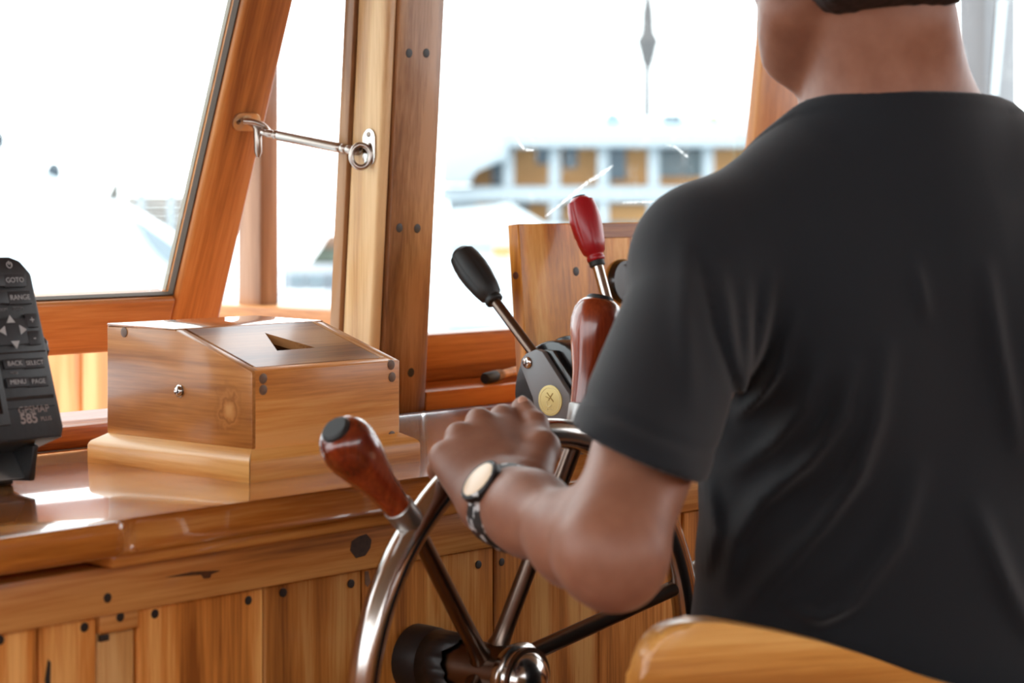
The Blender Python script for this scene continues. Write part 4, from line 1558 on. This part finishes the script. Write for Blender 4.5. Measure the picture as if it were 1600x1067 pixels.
def foldmap(lat, z):
    """folds as ridges over the back; control points in photograph pixels at the depth of the back"""
    out = 0
    k = 1.70 / FPX
    px = lat / k + 800
    py = HOR + (ZC - z) / k
    R_ = [([(1262, 560), (1238, 630), (1196, 690), (1150, 735)], 11, 0.0042), ([(1314, 565), (1296, 640), (1246, 710), (1184, 775), (1146, 840), (1132, 920)], 13, 0.0060),
          ([(1365, 540), (1350, 640), (1320, 730), (1270, 805), (1208, 880), (1148, 955)], 15, 0.0065), ([(1418, 730), (1384, 830), (1322, 905), (1230, 965)], 17, 0.0055),
          ([(1530, 420), (1552, 540), (1584, 690)], 13, 0.0045), ([(1515, 790), (1560, 900), (1605, 985)], 16, 0.005),
          ([(1415, 410), (1432, 490)], 10, 0.003), ([(1215, 560), (1180, 615), (1150, 650)], 8, 0.0038), ([(1192, 430), (1172, 540), (1148, 625)], 10, 0.0045),
          ([(1152, 440), (1148, 540), (1142, 615)], 9, 0.004), ([(1112, 420), (1122, 520), (1136, 600)], 10, 0.0035), ([(1062, 380), (1050, 480), (1052, 590)], 14, 0.0028),
          ([(1232, 480), (1206, 560), (1160, 640)], 9, 0.0028), ([(1110, 760), (1120, 830), (1104, 900)], 10, 0.005), ([(1220, 935), (1270, 945), (1320, 925)], 9, 0.004),
          ([(1082, 395), (1098, 500), (1128, 590), (1142, 660)], 8, -0.0022), ([(1288, 590), (1262, 665), (1216, 730)], 8, -0.003), ([(1336, 640), (1300, 740), (1240, 820)], 9, -0.003)]
    for pl, w_, a_ in R_:
        best = None
        cum = 0.0
        tot = sum(math.hypot(q_[0] - p_[0], q_[1] - p_[1]) for p_, q_ in zip(pl, pl[1:]))
        tp_ = 0.0
        for (xa, ya), (xb, yb) in zip(pl, pl[1:]):
            dx, dy = xb - xa, yb - ya
            t = np.clip(((px - xa) * dx + (py - ya) * dy) / (dx * dx + dy * dy), 0, 1)
            dd_ = (px - xa - dx * t) ** 2 + (py - ya - dy * t) ** 2
            sl_ = math.hypot(dx, dy)
            tt_ = (cum + t * sl_) / tot
            cum += sl_
            if best is None:
                best, tp_ = dd_, tt_
            else:
                tp_ = np.where(dd_ < best, tt_, tp_)
                best = np.minimum(best, dd_)
        w_ = w_ * 1.2
        out = out + a_ * 1.75 * np.sin(np.pi * (0.06 + 0.88 * tp_)) ** 0.7 * np.exp(-best / (w_ * w_))
    return out


def sleeve(p, s0, s1, r0_, r1_):
    return sd_cone(p, s0, s1, r0_, r1_)


SL1 = L(998, 700, 1.555)
SLR = SHR + (ELR - SHR) * 0.72


def shirt(p):
    d = torso(p, 0.0085, 0.05)
    d = smin(d, sd_ell(p, B(-0.004, -0.005, ZC - 0.42), AXB, (0.181, 0.122, 0.27)), 0.04)
    fa = sd_cone(p, SH, SL1 + (SL1 - SH) * 0.12, 0.0495, 0.0530)
    fm = foldmap(p[0], p[2])
    fade = np.clip((1.86 - p[1]) / 0.06, 0, 1)
    d = smin(d, sd_cone(p, NKB - ZB * 0.05, NKB + ZB * 0.06, 0.069, 0.064), 0.03)
    d = smin(d, fa, 0.03)
    d = smin(d, sd_cone(p, SHR, SLR, 0.057, 0.054), 0.03)
    d = d - fm * fade
    # sleeve hems
    a = (p[0] - SL1[0]) * HN[0] + (p[1] - SL1[1]) * HN[1] + (p[2] - SL1[2]) * HN[2]
    near = np.sqrt((p[0] - SL1[0]) ** 2 + (p[1] - SL1[1]) ** 2 + (p[2] - SL1[2]) ** 2)
    d = d + np.where(near < 0.08, 0.0016 * np.exp(-((a + 0.021) / 0.004) ** 2), 0)
    d = np.where(near < 0.078, smax(d, a, 0.003), d)
    # hollow of the sleeve round the arm
    inner = sd_cone(p, SL1 - (SL1 - SH) * 0.03, SL1 + (SL1 - SH) * 0.5, 0.0455, 0.0460)
    # neckline: tilted forward
    fw_ = (p[0] - NKB[0]) * FB[0] + (p[1] - NKB[1]) * FB[1] - 0.004
    nz_ = p[2] - (ZC + 0.0855 - 1.15 * 0.5 * (fw_ + np.sqrt(fw_ ** 2 + 0.0004)))
    d = d - 0.0014 * np.clip((nz_ + 0.0125) / 0.002, 0, 1)
    d = smax(d, nz_, 0.003)
    d = smax(d, HEM - p[2], 0.004)
    return d


# hem plane of the left sleeve through the photographed hem line
h0_, h1_ = L(893, 668, 1.53), L(1100, 745, 1.575)
HN = np.cross(h1_ - h0_, np.array([0.15, 1.0, -0.05]))
HN = nrm(HN)
if HN[2] > 0:
    HN = -HN
SL1 = (h0_ + h1_) / 2
tsh = surface_nets(shirt, (-0.02, 1.46, 0.62), (0.70, 2.02, 1.36), 0.0031)
CLOTH, ntc, bc_ = new_mat('black_jersey')
bc_.inputs['Base Color'].default_value = lin((18, 21, 26))
bc_.inputs['Roughness'].default_value = 0.8
bc_.inputs['Specular IOR Level'].default_value = 0.25
bc_.inputs['Sheen Weight'].default_value = 0.15
bc_.inputs['Sheen Roughness'].default_value = 0.5
nzc = ntc.nodes.new('ShaderNodeTexNoise')
nzc.inputs['Scale'].default_value = 900
tcc = ntc.nodes.new('ShaderNodeTexCoord')
ntc.links.new(tcc.outputs['Object'], nzc.inputs['Vector'])
bpc = ntc.nodes.new('ShaderNodeBump')
bpc.inputs['Strength'].default_value = 0.25
bpc.inputs['Distance'].default_value = 0.0008
ntc.links.new(nzc.outputs['Fac'], bpc.inputs['Height'])
ntc.links.new(bpc.outputs['Normal'], bc_.inputs['Normal'])
sdf_object('t_shirt', [tsh], CLOTH, man)


def trousers(p):
    d = smin(legs(p, 0.010), sd_ell(p, B(0, 0.005, 0.70), AXB, (0.165, 0.120, 0.10)), 0.04)
    d = smax(d, p[2] - 0.74, 0.004)
    return smax(d, 0.09 - p[2], 0.004)


sdf_object('trousers', [surface_nets(trousers, (0.05, 1.55, 0.05), (0.78, 2.30, 0.80), 0.0085)], plain('dark_trousers', (44, 48, 58), 0.85, noise=0.1, nscale=300), man)


def hair(p):
    d = sd_ell(p, H(0, -0.008, 0.038), AXH, (0.083, 0.101, 0.099))
    d = smin(d, sd_ell(p, H(0, -0.055, -0.030), AXH, (0.062, 0.040, 0.055)), 0.03)
    fwd = (p[0] - HD[0]) * FH[0] + (p[1] - HD[1]) * FH[1]
    up = p[2] - HD[2]
    side = np.abs((p[0] - HD[0]) * RH[0] + (p[1] - HD[1]) * RH[1])
    d = smax(d, (fwd - 0.018) - np.maximum(up - 0.02, 0) * 1.1 - 0.0, 0.01)      # keeps the face clear
    d = smax(d, -(up + 0.064 + 0.22 * fwd) , 0.008)                               # nape line
    return d - 0.0012 * np.sin(p[0] * 420) * np.sin(p[2] * 160 + p[1] * 300)


sdf_object('hair', [surface_nets(hair, HD - 0.13, HD + 0.16, 0.0035)], plain('black_hair', (34, 28, 26), 0.6, noise=0.5, nscale=500, bump=0.6), man)
for s in (-1, 1):
    c = H(s * 0.031, 0.083, 0.006)
    wv = Vector((CA * c[1] + SA * c[0], SA * c[1] - CA * c[0], c[2]))
    fw = Vector((CA * FH[1] + SA * FH[0], SA * FH[1] - CA * FH[0], 0))
    ey = lathe('eye', wv - fw * 0.006, fw, [(0, 0), (0.002, 0.007), (0.006, 0.0105), (0.012, 0.011), (0.016, 0.008), (0.0185, 0.003), (0.019, 0)], plain('eye_white', (226, 220, 212), 0.2), man, 18)
    lathe('iris', wv + fw * 0.0115, fw, [(0, 0.0052), (0.0012, 0.0045), (0.0016, 0)], plain('dark_iris', (34, 22, 16), 0.15), ey, 16)

# ---- watch
def Wv(v):
    return Vector((CA * v[1] + SA * v[0], SA * v[1] - CA * v[0], v[2]))


ax = nrm(nrm(EL - WR) + np.array([0.05, 0.0, -0.05]))
wc = L(790, 789, 1.688) + ax * 0.011
nd_ = np.array([-0.43, -0.70, 0.53])
nd_ = nrm(nd_ - ax * float(nd_ @ ax))
sd_ = np.cross(ax, nd_)
axw, ndw, sdw = Wv(ax).normalized(), Wv(nd_).normalized(), Wv(sd_).normalized()
wcw = Wv(wc)
wtch = thing('wristwatch', 'black sports watch with a pale oval dial worn on the left wrist', 'watch', wcw)
STRAP, nts, bs = new_mat('black_strap_with_pale_patches')
vor = nts.nodes.new('ShaderNodeTexVoronoi')
vor.inputs['Scale'].default_value = 170
tcs = nts.nodes.new('ShaderNodeTexCoord')
nts.links.new(tcs.outputs['Object'], vor.inputs['Vector'])
rps = nts.nodes.new('ShaderNodeValToRGB')
rps.color_ramp.interpolation = 'CONSTANT'
rps.color_ramp.elements[0].color = lin((26, 26, 28))
rps.color_ramp.elements[1].position = 0.84
rps.color_ramp.elements[1].color = lin((196, 196, 196))
sep = nts.nodes.new('ShaderNodeSeparateColor')
nts.links.new(vor.outputs['Color'], sep.inputs[0])
nts.links.new(sep.outputs[0], rps.inputs['Fac'])
nts.links.new(rps.outputs['Color'], bs.inputs['Base Color'])
bs.inputs['Roughness'].default_value = 0.5
bm = bmesh.new()
ea, eb, hw = 0.0298, 0.0285, 0.0165
rings = []
for i in range(48):
    a = 2 * math.pi * i / 48
    rr = []
    for du, dr in ((-hw, 0), (-hw, 0.0026), (-hw * 0.8, 0.0034), (hw * 0.8, 0.0034), (hw, 0.0026), (hw, 0)):
        rr.append(bm.verts.new(wcw + ndw * math.cos(a) * (eb + dr) + sdw * math.sin(a) * (ea + dr) + axw * du))
    rings.append(rr)
for i in range(48):
    a, b = rings[i], rings[(i + 1) % 48]
    for j in range(6):
        bm.faces.new((a[j], b[j], b[(j + 1) % 6], a[(j + 1) % 6]))
finish('strap', bm, STRAP, wtch)
cw = wcw + ndw * (eb + 0.0015)
lathe('case', cw, ndw, [(-0.004, 0.0165), (0.002, 0.0185), (0.0065, 0.0185), (0.0078, 0.0168), (0.0078, 0.0155), (0.0070, 0.0150), (0.0070, 0)], STRAP, wtch, 36)
lathe('dial', cw + ndw * 0.0068, ndw, [(0, 0.0152), (0.0008, 0.0152), (0.0012, 0.0142), (0.0012, 0)], plain('cream_dial', (226, 196, 160), 0.3), wtch, 36)
tl = wcw - ndw * (eb + 0.004) * 0.75 - sdw * (ea + 0.003) * 0.66
bm = bmesh.new()
add_hull(bm, [tl + axw * a + v for v in (sdw * 0.0, sdw * 0.0 - ndw * 0.003) for a in (-0.009, 0.009)][:2] + [tl + axw * a - sdw * 0.004 - ndw * 0.012 for a in (0.009, -0.009)] +
         [tl + axw * a - sdw * 0.003 for a in (-0.009, 0.009)] + [tl + axw * a - sdw * 0.007 - ndw * 0.012 for a in (0.009, -0.009)])
finish('strap_tail', bm, STRAP, wtch)

# ---- stool with a backrest
def Bw(a, b, z):
    return Wv(B(a, b, z))


RBw, FBw = Wv(RB).normalized(), Wv(FB).normalized()
chn = thing('helm_stool', 'tall wooden stool with a curved round-cornered backrest behind the person', 'stool', Bw(0, 0.02, 0))
bm = bmesh.new()
bd_ = -0.175
ccx = 1.615


def bp2(x, y):
    """point of the backrest face through a photograph pixel"""
    n = FBw
    o = Bw(0, bd_, 0)
    return PPL(x, y, o, n)


half = [(1000, 1090), (1001, 1064), (1005, 1040), (1014, 1016), (1028, 996), (1044, 983), (1064, 975), (1092, 972), (1130, 973), (1180, 981), (1240, 993), (1300, 1008), (1370, 1030), (1456, 1062), (1540, 1086), (1640, 1100)]
pts_ = [bp2(x, y) for x, y in half]
loc = [((q - Bw(0, bd_, 0)).dot(RBw), q.z) for q in pts_]
mid_ = loc[-1][0] + 0.012
out = loc + [(2 * mid_ - a, z) for a, z in loc[::-1]]
poly = [(a, z) for a, z in out] + [(2 * mid_ - loc[0][0], loc[0][1] - 0.10), (loc[0][0], loc[0][1] - 0.10)]
add_prism(bm, [Bw(a, bd_, z) for a, z in poly], FBw * 0.026, 0.0055, 3)
finish('backrest', bm, CHAIR, chn)
SEAT = 0.605
bm = bmesh.new()
sp_ = []
for i in range(32):
    t = 2 * math.pi * i / 32
    c, s = math.cos(t), math.sin(t)
    sp_.append(Bw(0.19 * math.copysign(abs(c) ** 0.5, c), -0.035 + 0.135 * math.copysign(abs(s) ** 0.5, s), SEAT - 0.035))
add_prism(bm, sp_, WZ * 0.035, 0.006)
finish('seat', bm, CHAIR, chn)
for a in (-0.10, 0.10):
    bm = bmesh.new()
    add_hull(bm, [Bw(a + u, v, z) for z, o in ((SEAT - 0.03, -0.135), (loc[0][1] - 0.02, bd_ + 0.0135)) for u, v in ((-0.018, o), (0.018, o), (0.018, o + 0.024 if z < 0.65 else o + 0.012), (-0.018, o + 0.024 if z < 0.65 else o + 0.012))], 0.002)
    finish('back_post', bm, CHAIR, chn)
for a, b in ((-1, -1), (1, -1), (-1, 1), (1, 1)):
    tube('leg', [Bw(a * 0.20, -0.035 + b * 0.16, 0), Bw(a * 0.15, -0.035 + b * 0.105, SEAT - 0.03)], [0.017, 0.021], CHAIR, chn, 14)
for b in (-1, 1):
    tube('rung', [Bw(-0.182, -0.035 + b * 0.140, 0.22), Bw(0.182, -0.035 + b * 0.140, 0.22)], 0.011, CHAIR, chn, 10)
for a in (-1, 1):
    tube('rung', [Bw(a * 0.177, -0.035 - 0.135, 0.28), Bw(a * 0.177, -0.035 + 0.135, 0.28)], 0.011, CHAIR, chn, 10)
